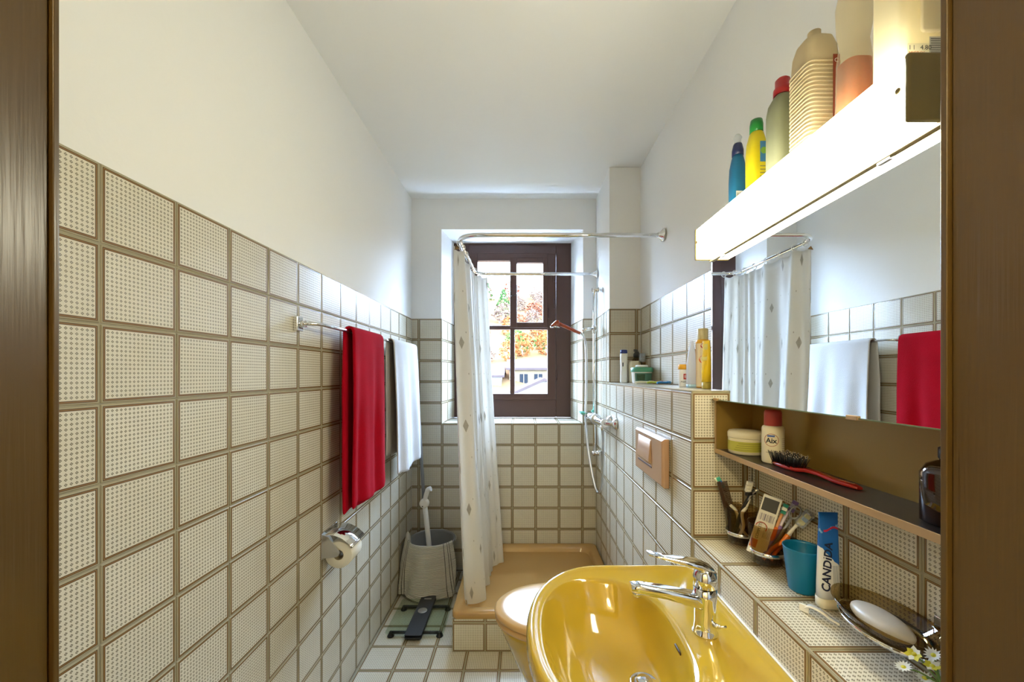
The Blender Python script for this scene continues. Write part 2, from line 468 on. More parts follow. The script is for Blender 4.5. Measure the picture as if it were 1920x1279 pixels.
# front wall, door frame, hall behind the camera
mb = MB(); JX0, JX1, ZH = -.430, .390, 2.05
mb.box(-1.0, JX0 - .07, .2, Y0, -.1, ZC); mb.box(JX1 + .07, 1.0, .2, Y0, -.1, ZC); mb.box(JX0 - .07, JX1 + .07, .2, Y0, ZH + .07, ZC)
struct('wall_front', mb, M['plaster'])
dr = empty('door_1', (0, .2, 0)); dr['kind'] = 'structure'
YJ = .366
for nm, x0, x1, s in (('jamb', JX0 - .08, JX0, 1), ('jamb', JX1, JX1 + .08, -1)):
    MB().box(x0, x1, .10, YJ, 0, ZH).build(nm, M['brown'], dr, bevel=.002)
MB().box(JX0 - .02, JX0 + .004, YJ, YJ + .005, 0, ZH).build('door_stop', M['brown'], dr, bevel=.001)
MB().box(JX1 - .004, JX1 + .02, YJ, YJ + .006, 0, ZH).build('door_stop', M['brown'], dr, bevel=.001)
MB().box(JX0 - .08, JX1 + .08, .10, YJ + .005, ZH, ZH + .08).build('head', M['brown'], dr, bevel=.002)
MB().box(JX0, JX1, .10, YJ + .01, -.05, .004).build('threshold', M['brown'], dr, bevel=.002)
M['hallpaint'] = mat('hall_paint', '#d9d0bd', .9)
struct('wall_hall_left', MB().box(-1.3, -1.2, -1.8, .2, -.1, 2.7), M['hallpaint'])
struct('wall_hall_right', MB().box(1.2, 1.3, -1.8, .2, -.1, 2.7), M['hallpaint'])
struct('wall_hall_back', MB().box(-1.3, 1.3, -1.9, -1.8, -.1, 2.7), M['hallpaint'])
mb = MB().box(-1.3, -1.0, .2, .3, -.1, 2.7); mb.box(1.0, 1.3, .2, .3, -.1, 2.7)
struct('wall_hall_front', mb, M['hallpaint'])
struct('floor_hall', MB().box(-1.3, 1.3, -1.9, .2, -.1, -.002), mat('hall_floor', '#8a7355', .6, var=.1))
struct('ceiling_hall', MB().box(-1.3, 1.3, -1.9, .2, 2.7, 2.8), M['hallpaint'])

# assumed hall ceiling lamp behind the camera, unseen, added to brighten the sink ledge
hl = thing('assumed_hall_lamp', 'assumed round warm ceiling lamp, unseen, added in the hall outside the bathroom door', 'lamp', (-.45, -.95, 2.69))
MB().lathe([(.09, .008), (.09, -.02), (.05, -.04), (.045, -.12)], 28).build('rose', M['steel'], hl, local=True)
Th = NT('assumed_hall_globe_lit'); Th.b.inputs['Base Color'].default_value = hexc('#f2e6c8'); Th.b.inputs['Emission Color'].default_value = (1, .84, .48, 1); Th.b.inputs['Emission Strength'].default_value = HALL
MB().lathe([(.15 * math.sin(PI * k / 16) + .002, -.26 - .15 * math.cos(PI * k / 16)) for k in range(17)], 32).build('globe', Th.m, hl, local=True)

# window
wn = empty('window_1', (-.08, YW, NZ0)); wn['kind'] = 'structure'
def bars(name, x0, x1, z0, z1, w, y0, y1, m=M['sash'], bevel=.003, wl=None, wr_=None, wt=None, wbm=None):
    wl = w if wl is None else wl; wr_ = w if wr_ is None else wr_; wt = w if wt is None else wt; wbm = w if wbm is None else wbm
    mb = MB(); mb.box(x0, x0 + wl, y0, y1, z0, z1); mb.box(x1 - wr_, x1, y0, y1, z0, z1)
    mb.box(x0 + wl, x1 - wr_, y0, y1, z0, z0 + wbm); mb.box(x0 + wl, x1 - wr_, y0, y1, z1 - wt, z1)
    return mb.build(name, m, wn, bevel=bevel)
bars('casing', NXA - .01, NXB + .01, NZ0 + .002, NZB + .01, .1, YW, YW + .06, wl=.13, wr_=.13, wt=.095, wbm=.145)
bars('sash_frame', -.433, .2753, 1.2176, 2.4146, .069, YW - .012, YW + .045, wl=.069, wr_=.068, wt=.06, wbm=.050)
MB().box(-.0983, -.0612, YW - .006, YW + .045, 1.268, 2.355).build('mullion', M['sash'], wn, bevel=.003)
MB().box(-.364, .2076, YW - .004, YW + .045, 1.793, 1.8246).build('transom', M['sash'], wn, bevel=.003)
bars('vent_frame', -.0983, .2076, 1.806, 2.375, .045, YW - .022, YW + .03, wl=.056, wr_=.038, wt=.039, wbm=.043)
for x0, x1, z0, z1 in ((-.366, -.096, 1.822, 2.357), (-.045, .172, 1.846, 2.338), (-.366, -.094, 1.266, 1.795), (-.063, .209, 1.266, 1.795)):
    MB().box(x0, x1, YW + .018, YW + .022, z0, z1).build('pane', M['glass'], wn)
hd = MB().tube([(-.092, YW - .03, 2.06), (-.075, YW - .035, 2.065), (-.05, YW - .036, 2.07)], .005, 8)
hd.box(-.097, -.085, YW - .028, YW - .004, 2.03, 2.10)
hd.build('handle', mat('iron_handle', '#3a302c', .4, metal=.6), wn)
for x, z in ((.2625, 2.22), (.2625, 2.02 - .02), (.281, 1.42), (.215, 1.92)):
    MB().lathe([(.006, -.04), (.006, .04)], 8, (x, YW - .017, z)).build('hinge', M['sash'], wn)

# ================================================================== outside
def outside():
    T = NT('hillside'); n1 = T.noise(.12, 6); n2 = T.noise(.9, 6)
    r = T.node('ShaderNodeValToRGB'); T.l(n1, r.inputs[0]); e = r.color_ramp
    e.elements[0].position = .35; e.elements[0].color = hexc('#443c22'); e.elements[1].position = .65; e.elements[1].color = hexc('#4c3020')
    k = e.elements.new(.48); k.color = hexc('#463424')
    T.l(T.mix(n2, r.outputs[0], hexc('#3e3020')), T.b.inputs['Base Color']); T.b.inputs['Roughness'].default_value = 1; T.b.inputs['Specular IOR Level'].default_value = 0
    mb = MB(); nx, ny = 30, 26; rings = []
    def hz(x, y):
        b = -4.0 if y < 40 else -4 + (y - 40) * .36 if y < 120 else 24.8 + (y - 120) * .12
        return b + .9 * math.sin(x * .11 + y * .05) + .5 * math.sin(x * .31 - y * .2)
    for j in range(ny + 1):
        y = 6 + (j / ny) ** 1.4 * 154
        rings.append([(-60 + 120 * i / nx, y, hz(-60 + 120 * i / nx, y)) for i in range(nx + 1)])
    mb.loft(rings, False, False, True, closed=False)
    g = mb.build('hillside', T.m); g['kind'] = 'structure'
    def px(x, y, Y): return ((x - 979) * Y / 755, Y, 1.43 + (701 - y) * Y / 755)
    cols = {'orange': '#5e341a', 'rust': '#502c1e', 'green': '#2e3e1c', 'yellow': '#665218', 'bare': '#4a3a30', 'pine': '#28361c'}
    tm = {k: mat('foliage_' + k, v, .9, spec=0, var=.3, vscale=3) for k, v in cols.items()}
    bark = mat('bark', '#5a4636', .9)
    protos = {}
    def crown_mesh(k, tall):
        mb = MB(); rnd = random.Random(len(k) * 7 + ord(k[0]))
        for i in range(240):
            a = rnd.uniform(0, 2 * PI); t = rnd.random()
            rad = (1 - t) * .9 + .08 if tall else math.sqrt(max(0, 1 - (2 * t - 1) ** 2)) * rnd.uniform(.55, 1.0)
            c = Vector((math.cos(a) * rad, math.sin(a) * rad, t * (2.6 if tall else 1.7)))
            s_ = rnd.uniform(.10, .20)
            d = [Vector((rnd.gauss(0, 1), rnd.gauss(0, 1), rnd.gauss(0, .8))).normalized() * s_ for _ in range(4)]
            mb.add([c + q for q in d], [(0, 1, 2), (0, 2, 3), (0, 3, 1), (1, 3, 2)])
        return mb.mesh('crown')
    for k in cols: protos[k] = crown_mesh(k, k == 'pine'); protos[k].materials.append(tm[k])
    tr = MB().tube([(0, 0, -1), (0, 0, .9)], [.09, .04], 6).mesh('trunk'); tr.materials.append(bark)
    names = {'orange': 'orange autumn', 'rust': 'rust brown autumn', 'green': 'green leafy', 'yellow': 'yellow autumn', 'bare': 'grey brown bare', 'pine': 'dark green conical'}
    rnd = random.Random(5)
    spots = []
    for i in range(90): spots.append((rnd.uniform(880, 1060), rnd.uniform(628, 688), rnd.choice(['orange', 'rust', 'orange', 'bare']), rnd.uniform(1.2, 1.9)))
    for i in range(16): spots.append((rnd.uniform(965, 1035), rnd.uniform(650, 664), 'green', rnd.uniform(1.3, 2.0)))
    for i in range(10): spots.append((rnd.uniform(905, 930), rnd.uniform(640, 672), 'yellow', rnd.uniform(1.2, 1.9)))
    for i in range(50): spots.append((rnd.uniform(890, 1060), rnd.uniform(560, 620), rnd.choice(['bare', 'bare', 'rust', 'orange']), rnd.uniform(1.6, 2.6)))
    for i in range(6): spots.append((rnd.uniform(900, 950), rnd.uniform(555, 600), 'pine', rnd.uniform(1.6, 2.4)))
    used = [(2.0, 40.5, 4.5), (2.2, 53.5, 5.5), (-4.7, 50.5, 4), (-6, 64.5, 3.5)]
    order = [s for s in spots if s[2] in ('green', 'yellow', 'pine')]; spots = order + [s for s in spots if s not in order]
    for (x, y, k, s_) in spots:
        # walk out along the sight line until it meets the hill, and plant the tree there
        Y = 41
        while Y < 150:
            p = px(x, y, Y)
            if hz(p[0], Y) > p[2]: break
            Y += .5
        p = (p[0], Y, hz(p[0], Y))
        if any(math.hypot(p[0] - q[0], p[1] - q[1]) < 1.02 * (s_ + q[2]) for q in used): continue
        used.append((p[0], p[1], s_))
        t = thing('hillside_tree', names[k] + ' tree on the hillside seen through the window', 'tree', p, (0, 0, rnd.uniform(0, 6)), 'trees on the hillside outside')
        t.scale = (s_, s_, s_ * rnd.uniform(.9, 1.2)); 
        for nm, me in (('crown', protos[k]), ('trunk', tr)):
            o = bpy.data.objects.new(nm, me); col.objects.link(o); o.parent = t
    wm = mat('house_render_white', '#6a6862', .9, spec=0); wm2 = mat('house_render_beige', '#4a3f30', .9, spec=0)
    rf = mat('roof_tiles_grey', '#2e2624', .9, spec=0, var=.2, vscale=4); dkw = mat('far_window', '#15171a', .5, spec=0)
    def house(lab, xc, Y, w, dep, z0, z1, ridge, wallm, wins, rot=0, gable=True):
        t = thing('house', lab, 'house', (xc, Y, z0), (0, 0, rot))
        mb = MB(); h = z1 - z0
        if gable:   # gable towards the window
            mb.prism([(-w / 2, 0), (w / 2, 0), (w / 2, h), (0, h + ridge), (-w / 2, h)], 0, dep, 'y')
        else: mb.box(-w / 2, w / 2, 0, dep, 0, h)
        mb.build('wall', wallm, t, local=True)
        mb = MB(); o_ = .4
        if gable:
            for s_ in (-1, 1):
                k = ridge / (w / 2); x1 = s_ * (w / 2 + o_); z1_ = h - o_ * k
                mb.prism([(0, h + ridge), (x1, z1_), (x1, z1_ + .25), (0, h + ridge + .25)], -o_, dep + o_, 'y')
        else:
            mb.prism([(-o_, h - .1), (dep / 2, h + ridge), (dep + o_, h - .1), (dep + o_, h + .15), (dep / 2, h + ridge + .25), (-o_, h + .15)], -w / 2 - o_, w / 2 + o_, 'x')
        mb.build('roof', rf, t, local=True)
        for (x, z, ww, hh) in wins:
            q = MB().box(x - ww / 2, x + ww / 2, -.06, .05, z - hh / 2, z + hh / 2).build('window', dkw, t, local=True)
            MB().box(x - .03, x + .03, -.08, -.05, z - hh / 2, z + hh / 2).build('mullion', wm, q, local=True)
    house('white gabled house seen through the lower right window pane', 2.0, 36, 8.4, 9, -5.5, -1.1, 1.9, wm, [(-1.35, 3.4, .5, .8), (-.6, 3.4, .5, .8), (.1, 3.4, .5, .8), (-1.5, 1.6, .7, 1.1), (1.2, 1.6, .7, 1.1)], .0)
    house('beige house with wide grey roof behind the white gabled house', 2.2, 50, 7.6, 7, -3.5, 2.0, 1.1, wm2, [(-2.0, 4.3, 1, 1.2), (-.2, 4.3, 1, 1.2), (1.6, 4.3, 1, 1.2), (-2.0, 2.0, 1, 1.3), (1.6, 2.0, 1, 1.3)], .0, False)
    house('white house with grey roof in the lower left window pane', -4.7, 48, 4.4, 5, -4, 1.1, .9, wm, [(-1.0, 4.2, .7, .9), (.8, 4.2, .7, .9), (.8, 2.2, .7, .9)], .0, False)
    house('tiny far white house above the grey roofed one', -5.4, 62, 4.0, 5, -.5, 3.4, .8, wm, [(0.6, 2.4, .8, .9)], .0, False)
outside()
# ================================================================== fixtures
# ---- mirror lamp
T = NT('opal_diffuser_lit'); T.b.inputs['Base Color'].default_value = hexc('#f4ecd8'); T.b.inputs['Roughness'].default_value = .4
T.b.inputs['Emission Color'].default_value = (1.0, .95, .72, 1); T.b.inputs['Emission Strength'].default_value = LAMP
M['opal'] = T.m
LY0, LY1, LX, LZ0, LZ1 = .569, 1.262, .543, 1.787, 1.881
lamp = thing('mirror_lamp', 'long white lit strip lamp above the mirror, carrying the bottles', 'lamp', (.634, .92, LZ0))
MB().box(LX, .640, LY0 + .003, LY1 - .003, LZ0, LZ1).build('diffuser', M['opal'], lamp, bevel=.006, seg=3)
MB().box(.640, XR - .002, LY0, LY1, LZ0, LZ1).build('housing', M['white'], lamp, bevel=.002)
MB().box(LX + .030, XR - .002, LY0 + .003, LY1 - .003, LZ1, LZ1 + .002).build('top_light_shield', M['white'], lamp)  # unseen cover added over the diffuser, holds lamp glow off the bottles
MB().box(LX - .0015, XR - .002, LY0 - .005, LY0 + .003, LZ0 - .002, LZ1 + .0015).build('end_cap', M['capbrown'], lamp, bevel=.004, seg=3)
MB().box(LX - .0015, XR - .002, LY1 - .003, LY1 + .004, LZ0 - .002, LZ1 + .0015).build('end_cap', M['capbrown'], lamp, bevel=.004, seg=3)
for y in (LY0 + .012, LY1 - .012):
    MB().lathe([(.0045, 0), (.0045, .002), (.002, .003)], 12, M=frame((LX, y, 1.838), (0, 1, 0), (0, 0, 1)) @ Matrix.Rotation(PI, 4, 'X')).build('screw', M['capbrown'], lamp)
# ---- mirror and cabinet
MX, MZ0, MZ1, MY0, MY1 = .595, 1.351, 1.786, .47, 1.266
mir = thing('wall_mirror', 'wide frameless mirror above the open shelf, under the strip lamp', 'mirror', (MX, .87, MZ0))
MB().box(MX, MX + .005, MY0, MY1, MZ0, MZ1 - .004).build('pane', M['mirror'], mir)
MB().box(MX - .0004, MX + .0056, MY0, MY1, MZ0 - .0016, MZ0 + .0006).build('glass_edge', M['mirrorback'], mir)
for y, z in ((.724, MZ0), (1.235, MZ0), (.66, MZ1 - .006), (1.19, MZ1 - .006)):
    MB().box(MX - .004, MX + .006, y - .012, y + .012, z - .004, z + .004).build('clip', M['cablip'] if z < 1.5 else M['steel'], mir, bevel=.001)
MB().box(MX - .006, MX + .006, MY0, MY1, MZ1 - .005, MZ1 + .0005).build('top_rail', M['capbrown'], mir)
cab = thing('mirror_cabinet', 'brown metal cabinet with open shelf behind and below the mirror', 'cabinet', (.66, .87, 1.183))
CX, CY0, CY1, CZ0 = .6035, .455, 1.262, 1.183
MB().box(XR - .008, XR - .003, CY0, CY1, CZ0, LZ0 - .003).build('back_panel', M['cab'], cab)
MB().box(CX, XR - .008, CY1 - .008, CY1, CZ0, LZ0 - .003).build('side_panel', M['cab'], cab, bevel=.001)
MB().box(CX, XR - .008, CY0, CY0 + .008, CZ0, LZ0 - .003).build('side_panel', M['cab'], cab, bevel=.001)
MB().box(CX + .002, XR - .008, CY0 + .008, CY1 - .008, CZ0 + .001, CZ0 + .013).build('shelf_board', M['shelfdark'], cab)
MB().box(CX - .0005, CX + .002, CY0, CY1, CZ0, CZ0 + .0145).build('front_edge', M['cablip'], cab, bevel=.0008)
MB().box(CX - .0005, CX + .003, CY1 - .008, CY1, CZ0 + .0145, MZ0).build('front_edge', M['cablip'], cab, bevel=.0008)
MB().box(CX, XR - .008, CY0 + .008, CY1 - .008, MZ0 + .02, MZ0 + .03).build('shelf_top', M['cab'], cab)

# ---- wash basin
def basin():
    b = thing('washbasin', 'mustard beige ceramic washbasin on the tiled low wall', 'washbasin', (.30, .94, .66))
    BC = (.205, .94)
    def inside(x, y):
        if x > XB - .002: return False
        dy = abs(y - .94)
        if x > .25:
            return dy < .318 - max(0, (x - .47)) * .12
        return abs((x - .25) / .240) ** 2.15 + abs(dy / .318) ** 2.15 < 1
    n = 96; OUT = []; INN = []
    for k in range(n):
        a = 2 * PI * k / n; d = (math.cos(a), math.sin(a)); lo, hi = 0, .8
        for _ in range(40):
            m = (lo + hi) / 2
            if inside(BC[0] + d[0] * m, BC[1] + d[1] * m): lo = m
            else: hi = m
        OUT.append(Vector((BC[0] + d[0] * lo, BC[1] + d[1] * lo, 0)))
        rx = .158 if d[0] < 0 else .160; ry = .243
        ex = 2.3
        q = (abs(d[0] / rx) ** ex + abs(d[1] / ry) ** ex) ** (-1 / ex)
        q = min(q, lo - .018)
        INN.append(Vector((BC[0] + d[0] * q, BC[1] + d[1] * q, 0)))
    C0 = Vector((BC[0], BC[1], 0))
    def lerp(k, z, absd=None):
        out = []
        for o, i in zip(OUT, INN):
            t = k if absd is None else min(k, absd / max(1e-4, (i - o).length))
            p = o + (i - o) * t; out.append((p.x, p.y, z))
        return out
    def bowl(s, z):
        sh = Vector((.075 * (1 - s) ** 1.2, .0, 0))
        return [tuple(C0 + (i - C0) * s + sh + Vector((0, 0, z))) for i in INN]
    def under(s, z):
        c = Vector((.30, .94, 0))
        return [tuple(Vector((min(XB - .002, (c + (o - c) * s).x), (c + (o - c) * s).y, z))) for o in OUT]
    rings = [under(.35, .64), under(.6, .66), under(.85, .72), under(.96, .775), lerp(0, .800), lerp(0, .822), lerp(.1, .832, .004), lerp(.25, .8365, .010),
             lerp(.4, .8365, .018), lerp(.6, .833, .026), lerp(.8, .829, .034), lerp(.93, .829), bowl(1.0, .826), bowl(.97, .816), bowl(.93, .798), bowl(.86, .770),
             bowl(.76, .743), bowl(.62, .722), bowl(.45, .711), bowl(.28, .706), bowl(.1, .704)]
    # flat-ish deck on the wall side
    mb = MB().loft(rings, True, True, True)
    mb.build('bowl', M['tan'], b)
    dc = (.285, .94, .7055)
    d_ = MB().lathe([(.034, 0), (.034, .004), (.030, .006), (.026, .003), (.022, .002)], 32, dc, cap1=True).build('drain', M['chrome'], b)
    MB().lathe([(.019, .002), (.019, .010), (.016, .013), (.004, .0145)], 28, dc).build('plug', M['chrome'], d_)
    # overflow slot on the wall side of the bowl
    mb = MB(); pts = rr(.0045, .017, .0045, 5)
    fx = frame((.3555, .92, .800), (-.35, 0, 1), (0, 1, 0))
    mb.loft([[(x, y, -.002) for x, y in pts], [(x, y, .0015) for x, y in pts]], M=fx)
    mb.build('overflow_slot', mat('overflow_dark', '#3a2812', .5), b)
    # white silicone joint along the wall
    MB().box(XB - .007, XB + .001, .64, 1.246, .824, .832).build('sealant', M['white'], b, bevel=.002)
basin()
def faucet():
    f = thing('basin_faucet', 'chrome single lever faucet standing on the washbasin', 'faucet', (.425, .935, .829))
    MB().lathe([(.028, 0), (.028, .004), (.025, .008), (.0235, .03), (.0235, .07), (.0255, .085), (.0262, .108)], 28, cap1=True).build('body', M['chrome'], f, local=True)
    # spout: flat tapered bar reaching over the bowl
    pts = [Vector((.0, 0, .072)), Vector((-.03, 0, .079)), Vector((-.09, .004, .092)), Vector((-.150, .006, .101)), Vector((-.172, .007, .103))]
    rings = []
    for p, w, h in zip(pts, (.020, .019, .017, .0155, .0135), (.018, .0145, .012, .0115, .009)):
        rings.append([(p.x, p.y + y, p.z + z) for y, z in rr(w, h, .008, 4)])
    MB().loft(rings).build('spout', M['chrome'], f, local=True)
    MB().lathe([(.0105, 0), (.0115, .004), (.0115, .014)], 18, (-.156, .006, .083)).build('aerator', M['chrome'], f, local=True)
    # domed cap and long lever
    MB().lathe([(.0265, .110), (.0268, .128), (.024, .142), (.015, .151), (.003, .154)], 28).build('cap', M['chrome'], f, local=True)
    pts = [Vector((.014, 0, .148)), Vector((-.015, .002, .158)), Vector((-.05, .006, .164)), Vector((-.09, .012, .170)), Vector((-.128, .018, .177))]
    rings = []
    for p, w, h in zip(pts, (.016, .021, .018, .0145, .011), (.006, .0075, .0055, .004, .0025)):
        rings.append([(p.x, p.y + y, p.z + z) for y, z in rr(w, h, .004, 3)])
    MB().loft(rings).build('lever', M['chrome'], f, local=True)
    MB().tube([(.012, -.020, .030), (.016, -.032, .032)], .0055, 10).build('plug_rod', M['chrome'], f, local=True)
    MB().tube([(.015, -.031, .032), (.032, -.035, .035)], .0022, 8).build('plug_rod', M['steel'], f, local=True)
faucet()

# ---- toilet
def toilet():
    YT = 1.655
    t = thing('toilet', 'beige wall hung toilet with closed shiny lid beside the washbasin', 'toilet', (.2, YT, .08))
    def outline(k, dx=0, n=40, xb=.37):
        """front half ellipse, straight sides to the back; k scales the width"""
        pts = []
        a, b = .262 * k, .188 * k
        for i in range(n + 1):
            q = PI / 2 + PI * i / n
            pts.append((.150 + dx + a * math.cos(q), YT + b * math.sin(q)))
        for i in range(1, 5): pts.append((.150 + (xb - .150) * i / 5, YT - b * (1 - .10 * (i / 5) ** 2)))
        pts.append((xb, YT - b * .84)); pts.append((xb, YT + b * .84))
        for i in range(4, 0, -1): pts.append((.150 + (xb - .150) * i / 5, YT + b * (1 - .10 * (i / 5) ** 2)))
        return pts
    R = lambda k, z, xb=.37, dx=0: [(x, y, z) for x, y in outline(k, dx, xb=xb)]
    MB().loft([R(.97, .455), R(1.0, .458), R(1.005, .464), R(1.0, .473), R(.97, .478), R(.86, .4815), R(.6, .4845), R(.25, .486)]).build('lid', M['lidtan'], t)
    MB().loft([R(.96, .430), R(.99, .433), R(.995, .442), R(.985, .450), R(.95, .453)]).build('seat', M['lidtan'], t)
    # bowl: from rim down and back to the wall
    def B_(k, z, x0, hw, xb=XB - .003):
        pts = []
        a = .15 - x0
        for i in range(41):
            q = PI / 2 + PI * i / 40
            pts.append((.150 + a * math.cos(q), YT + hw * math.sin(q), z))
        for i in range(1, 5): pts.append((.150 + (xb - .150) * i / 5, YT - hw, z))
        pts.append((xb, YT - hw, z)); pts.append((xb, YT + hw, z))
        for i in range(4, 0, -1): pts.append((.150 + (xb - .150) * i / 5, YT + hw, z))
        return pts
    MB().loft([B_(1, .085, .10, .075), B_(1, .11, .06, .105), B_(1, .18, .015, .135), B_(1, .28, -.035, .160), B_(1, .37, -.075, .176), B_(1, .41, -.092, .182), B_(1, .425, -.094, .183), B_(1, .429, -.088, .178)]).build('bowl', M['tan'], t)
    for s_ in (-1, 1):
        MB().lathe([(.012, .0), (.014, .03), (.012, .04)], 14, (.372, YT + s_ * .08, .440)).build('hinge', M['chrome'], t)
toilet()
def flush():
    f = thing('flush_plate', 'beige plastic flush plate on the tiled wall above the toilet', 'flush plate', (.52, 1.628, 1.01))
    y0, y1, z0, z1 = 1.452, 1.803, 1.015, 1.193
    # faceted plate: thicker at the middle ridge
    def ring(i, x): return [(x, y0 + i, z0 + i), (x, y1 - i, z0 + i), (x, y1 - i, z1 - i), (x, y0 + i, z1 - i)]
    MB().loft([ring(0, .531), ring(.0, .513), ring(.008, .505)], smooth=False).build('plate', M['plate'], f, bevel=.002)
    MB().loft([[(.506, 1.575, 1.075), (.506, 1.745, 1.075), (.506, 1.745, 1.172), (.506, 1.575, 1.172)], [(.494, 1.580, 1.083), (.494, 1.740, 1.083), (.502, 1.740, 1.168), (.502, 1.580, 1.168)]], smooth=False).build('button', M['plate'], f, bevel=.003)
    MB().box(.5035, .5055, 1.57, 1.75, 1.062, 1.068).build('button_gap', mat('gap_brown', '#4d331e', .6), f)
flush()

# ---- shower tray
def tray():
    t = thing('shower_tray', 'beige enamelled shower tray on the tiled plinth under the window', 'shower tray', (.09, 2.49, .168))
    cx, cy, hx, hy = (TX + XB) / 2 - .004, (TY + YB) / 2 - .004, (XB - TX) / 2 + .000, (YB - TY) / 2 + .000
    Q = lambda i, r, z: [(x, y, z) for x, y in rr(hx - i, hy - i, r, 8, cx, cy)]
    MB().loft([Q(.004, .03, .1685), Q(.0, .034, .173), Q(0, .036, .196), Q(.004, .036, .204), Q(.012, .036, .2075), Q(.042, .05, .2065), Q(.052, .06, .202), Q(.060, .065, .190), Q(.075, .075, .10), Q(.095, .085, .082), Q(.13, .09, .076), Q(.35, .05, .071)]).build('basin', M['tray'], t)
    MB().lathe([(.035, 0), (.035, .003), (.028, .005), (.006, .004)], 24, (.30, 2.30, .073)).build('drain', M['chrome'], t)
tray()
def rod():
    r = thing('shower_curtain_rod', 'chrome U shaped curtain rod running from wall to wall over the shower', 'curtain rod', (.0, 2.45, 2.139))
    Z = 2.139
    def arc(cx, cy, rad, a0, a1, n=10): return [(cx + rad * math.cos(a0 + (a1 - a0) * i / n), cy + rad * math.sin(a0 + (a1 - a0) * i / n), Z) for i in range(n + 1)]
    pts = [(XR - .004, 2.058, Z), (.3, 2.058, Z), (-.1, 2.058, Z)] + arc(-.225, 2.168, .11, -PI / 2, -PI, 12) + [(-.335, 2.4, Z), (-.335, 2.65, Z)] + arc(-.235, 2.76, .10, PI, PI / 2, 12) + [(.1, 2.86, Z), (XB - .004, 2.86, Z)]
    MB().tube(pts, .0115, 14).build('tube', M['chrome'], r)
    for x, y in ((XR, 2.058), (XB, 2.86)):
        MB().lathe([(.034, .0035), (.034, .007), (.029, .011), (.018, .020), (.014, .032)], 24, M=frame((x, y, Z), (0, 1, 0), (0, 0, 1)) @ Matrix.Rotation(PI, 4, 'X')).build('flange', M['chrome'], r)
rod()
def curtain():
    T = NT('curtain_fabric'); b = T.b
    uv = T.node('ShaderNodeUVMap', uv_map='UVMap').outputs[0]
    sp_ = T.node('ShaderNodeSeparateXYZ'); T.l(uv, sp_.inputs[0]); u, v = sp_.outputs[0], sp_.outputs[1]
    def dia(pu, pv, ou, ov, ru, rv):
        a = T.math('ABSOLUTE', T.math('SUBTRACT', T.math('FRACT', T.math('DIVIDE', T.math('ADD', u, ou), pu)), .5))
        c = T.math('ABSOLUTE', T.math('SUBTRACT', T.math('FRACT', T.math('DIVIDE', T.math('ADD', v, ov), pv)), .5))
        return T.math('ADD', T.math('DIVIDE', a, ru / pu), T.math('DIVIDE', c, rv / pv))
    d1 = T.math('MINIMUM', dia(.34, .46, .0, .0, .024, .036), dia(.34, .46, .17, .23, .020, .030))
    d2 = T.math('MINIMUM', dia(.17, .23, .04, .06, .005, .007), d1)
    m1 = T.math('LESS_THAN', d1, 1); m2 = T.math('LESS_THAN', d2, 1)
    n = T.noise(90, 4)
    stain = T.math('MULTIPLY', T.math('GREATER_THAN', .9, v), 0.0)
    base = T.mix(T.noise(2.2, 4), hexc('#e9e6df'), hexc('#f0eeea'))
    low = T.math('MULTIPLY', T.math('MAXIMUM', T.math('SUBTRACT', .42, v), 0), 1.6)
    base = T.mix(T.math('MULTIPLY', low, T.noise(5, 4)), base, hexc('#c8b07c'))
    print_ = T.mix(n, hexc('#b9b4a8'), hexc('#857a68'))
    colr = T.mix(T.math('MULTIPLY', T.math('MAXIMUM', m1, m2), .75), base, print_)
    T.l(colr, b.inputs['Base Color']); b.inputs['Roughness'].default_value = .55; b.inputs['Specular IOR Level'].default_value = .3
    T.bump(T.noise(25, 3), .25, .004)
    tr = T.node('ShaderNodeBsdfTranslucent'); T.l(colr, tr.inputs[0])
    mx = T.node('ShaderNodeMixShader'); mx.inputs[0].default_value = .38
    T.l(b.outputs[0], mx.inputs[1]); T.l(tr.outputs[0], mx.inputs[2]); T.l(mx.outputs[0], T.out.inputs[0])
    c = thing('shower_curtain', 'white shower curtain with small diamond prints gathered beside the window', 'curtain', (-.3, 2.4, .12))
    # path of the gathered curtain, top and bottom
    top = cr([(-.362, 2.165, 0), (-.338, 2.30, 0), (-.335, 2.50, 0), (-.334, 2.68, 0), (-.315, 2.79, 0), (-.245, 2.853, 0)], 30)
    bot = cr([(-.282, 2.160, 0), (-.235, 2.25, 0), (-.215, 2.40, 0), (-.200, 2.52, 0), (-.175, 2.64, 0), (-.120, 2.72, 0)], 30)
    N = len(top); NZ = 44; rings = []; uv = []
    zt, zb = 2.118, .115
    rnd = random.Random(3)
    for j in range(NZ + 1):
        t = j / NZ; ring = []
        for i in range(N):
            s = i / (N - 1)
            p = top[i].lerp(bot[i], t ** 1.1)
            i0, i1 = max(0, i - 1), min(N - 1, i + 1)
            d = (top[i1] - top[i0]).lerp(bot[i1] - bot[i0], t); nrm = Vector((-d.y, d.x, 0)).normalized()
            ph = s * 2 * PI * 4.2 + .8 * math.sin(s * 9 + t * 2.2)
            amp = (.012 + .020 * min(1, t * 3)) * (.6 + .5 * math.sin(s * 5.3 + 1))
            q = p + nrm * (amp * math.sin(ph) + .006 * math.sin(ph * 2.3 + t * 5))
            zz = zt + (zb - zt) * t
            # sag of the top hem between the hooks, slanted bottom hem
            sag = .012 * abs(math.sin(s * PI * 7)) * (1 - t) + .05 * s * t * t * 0
            ring.append((q.x, q.y, zz - sag + .0 * s)); uv.append((s * 1.9, zz))
        rings.append(ring)
    MB().loft(rings, False, False, True, closed=False).build('fabric', T.m, c, uv=uv, solid=.0012)
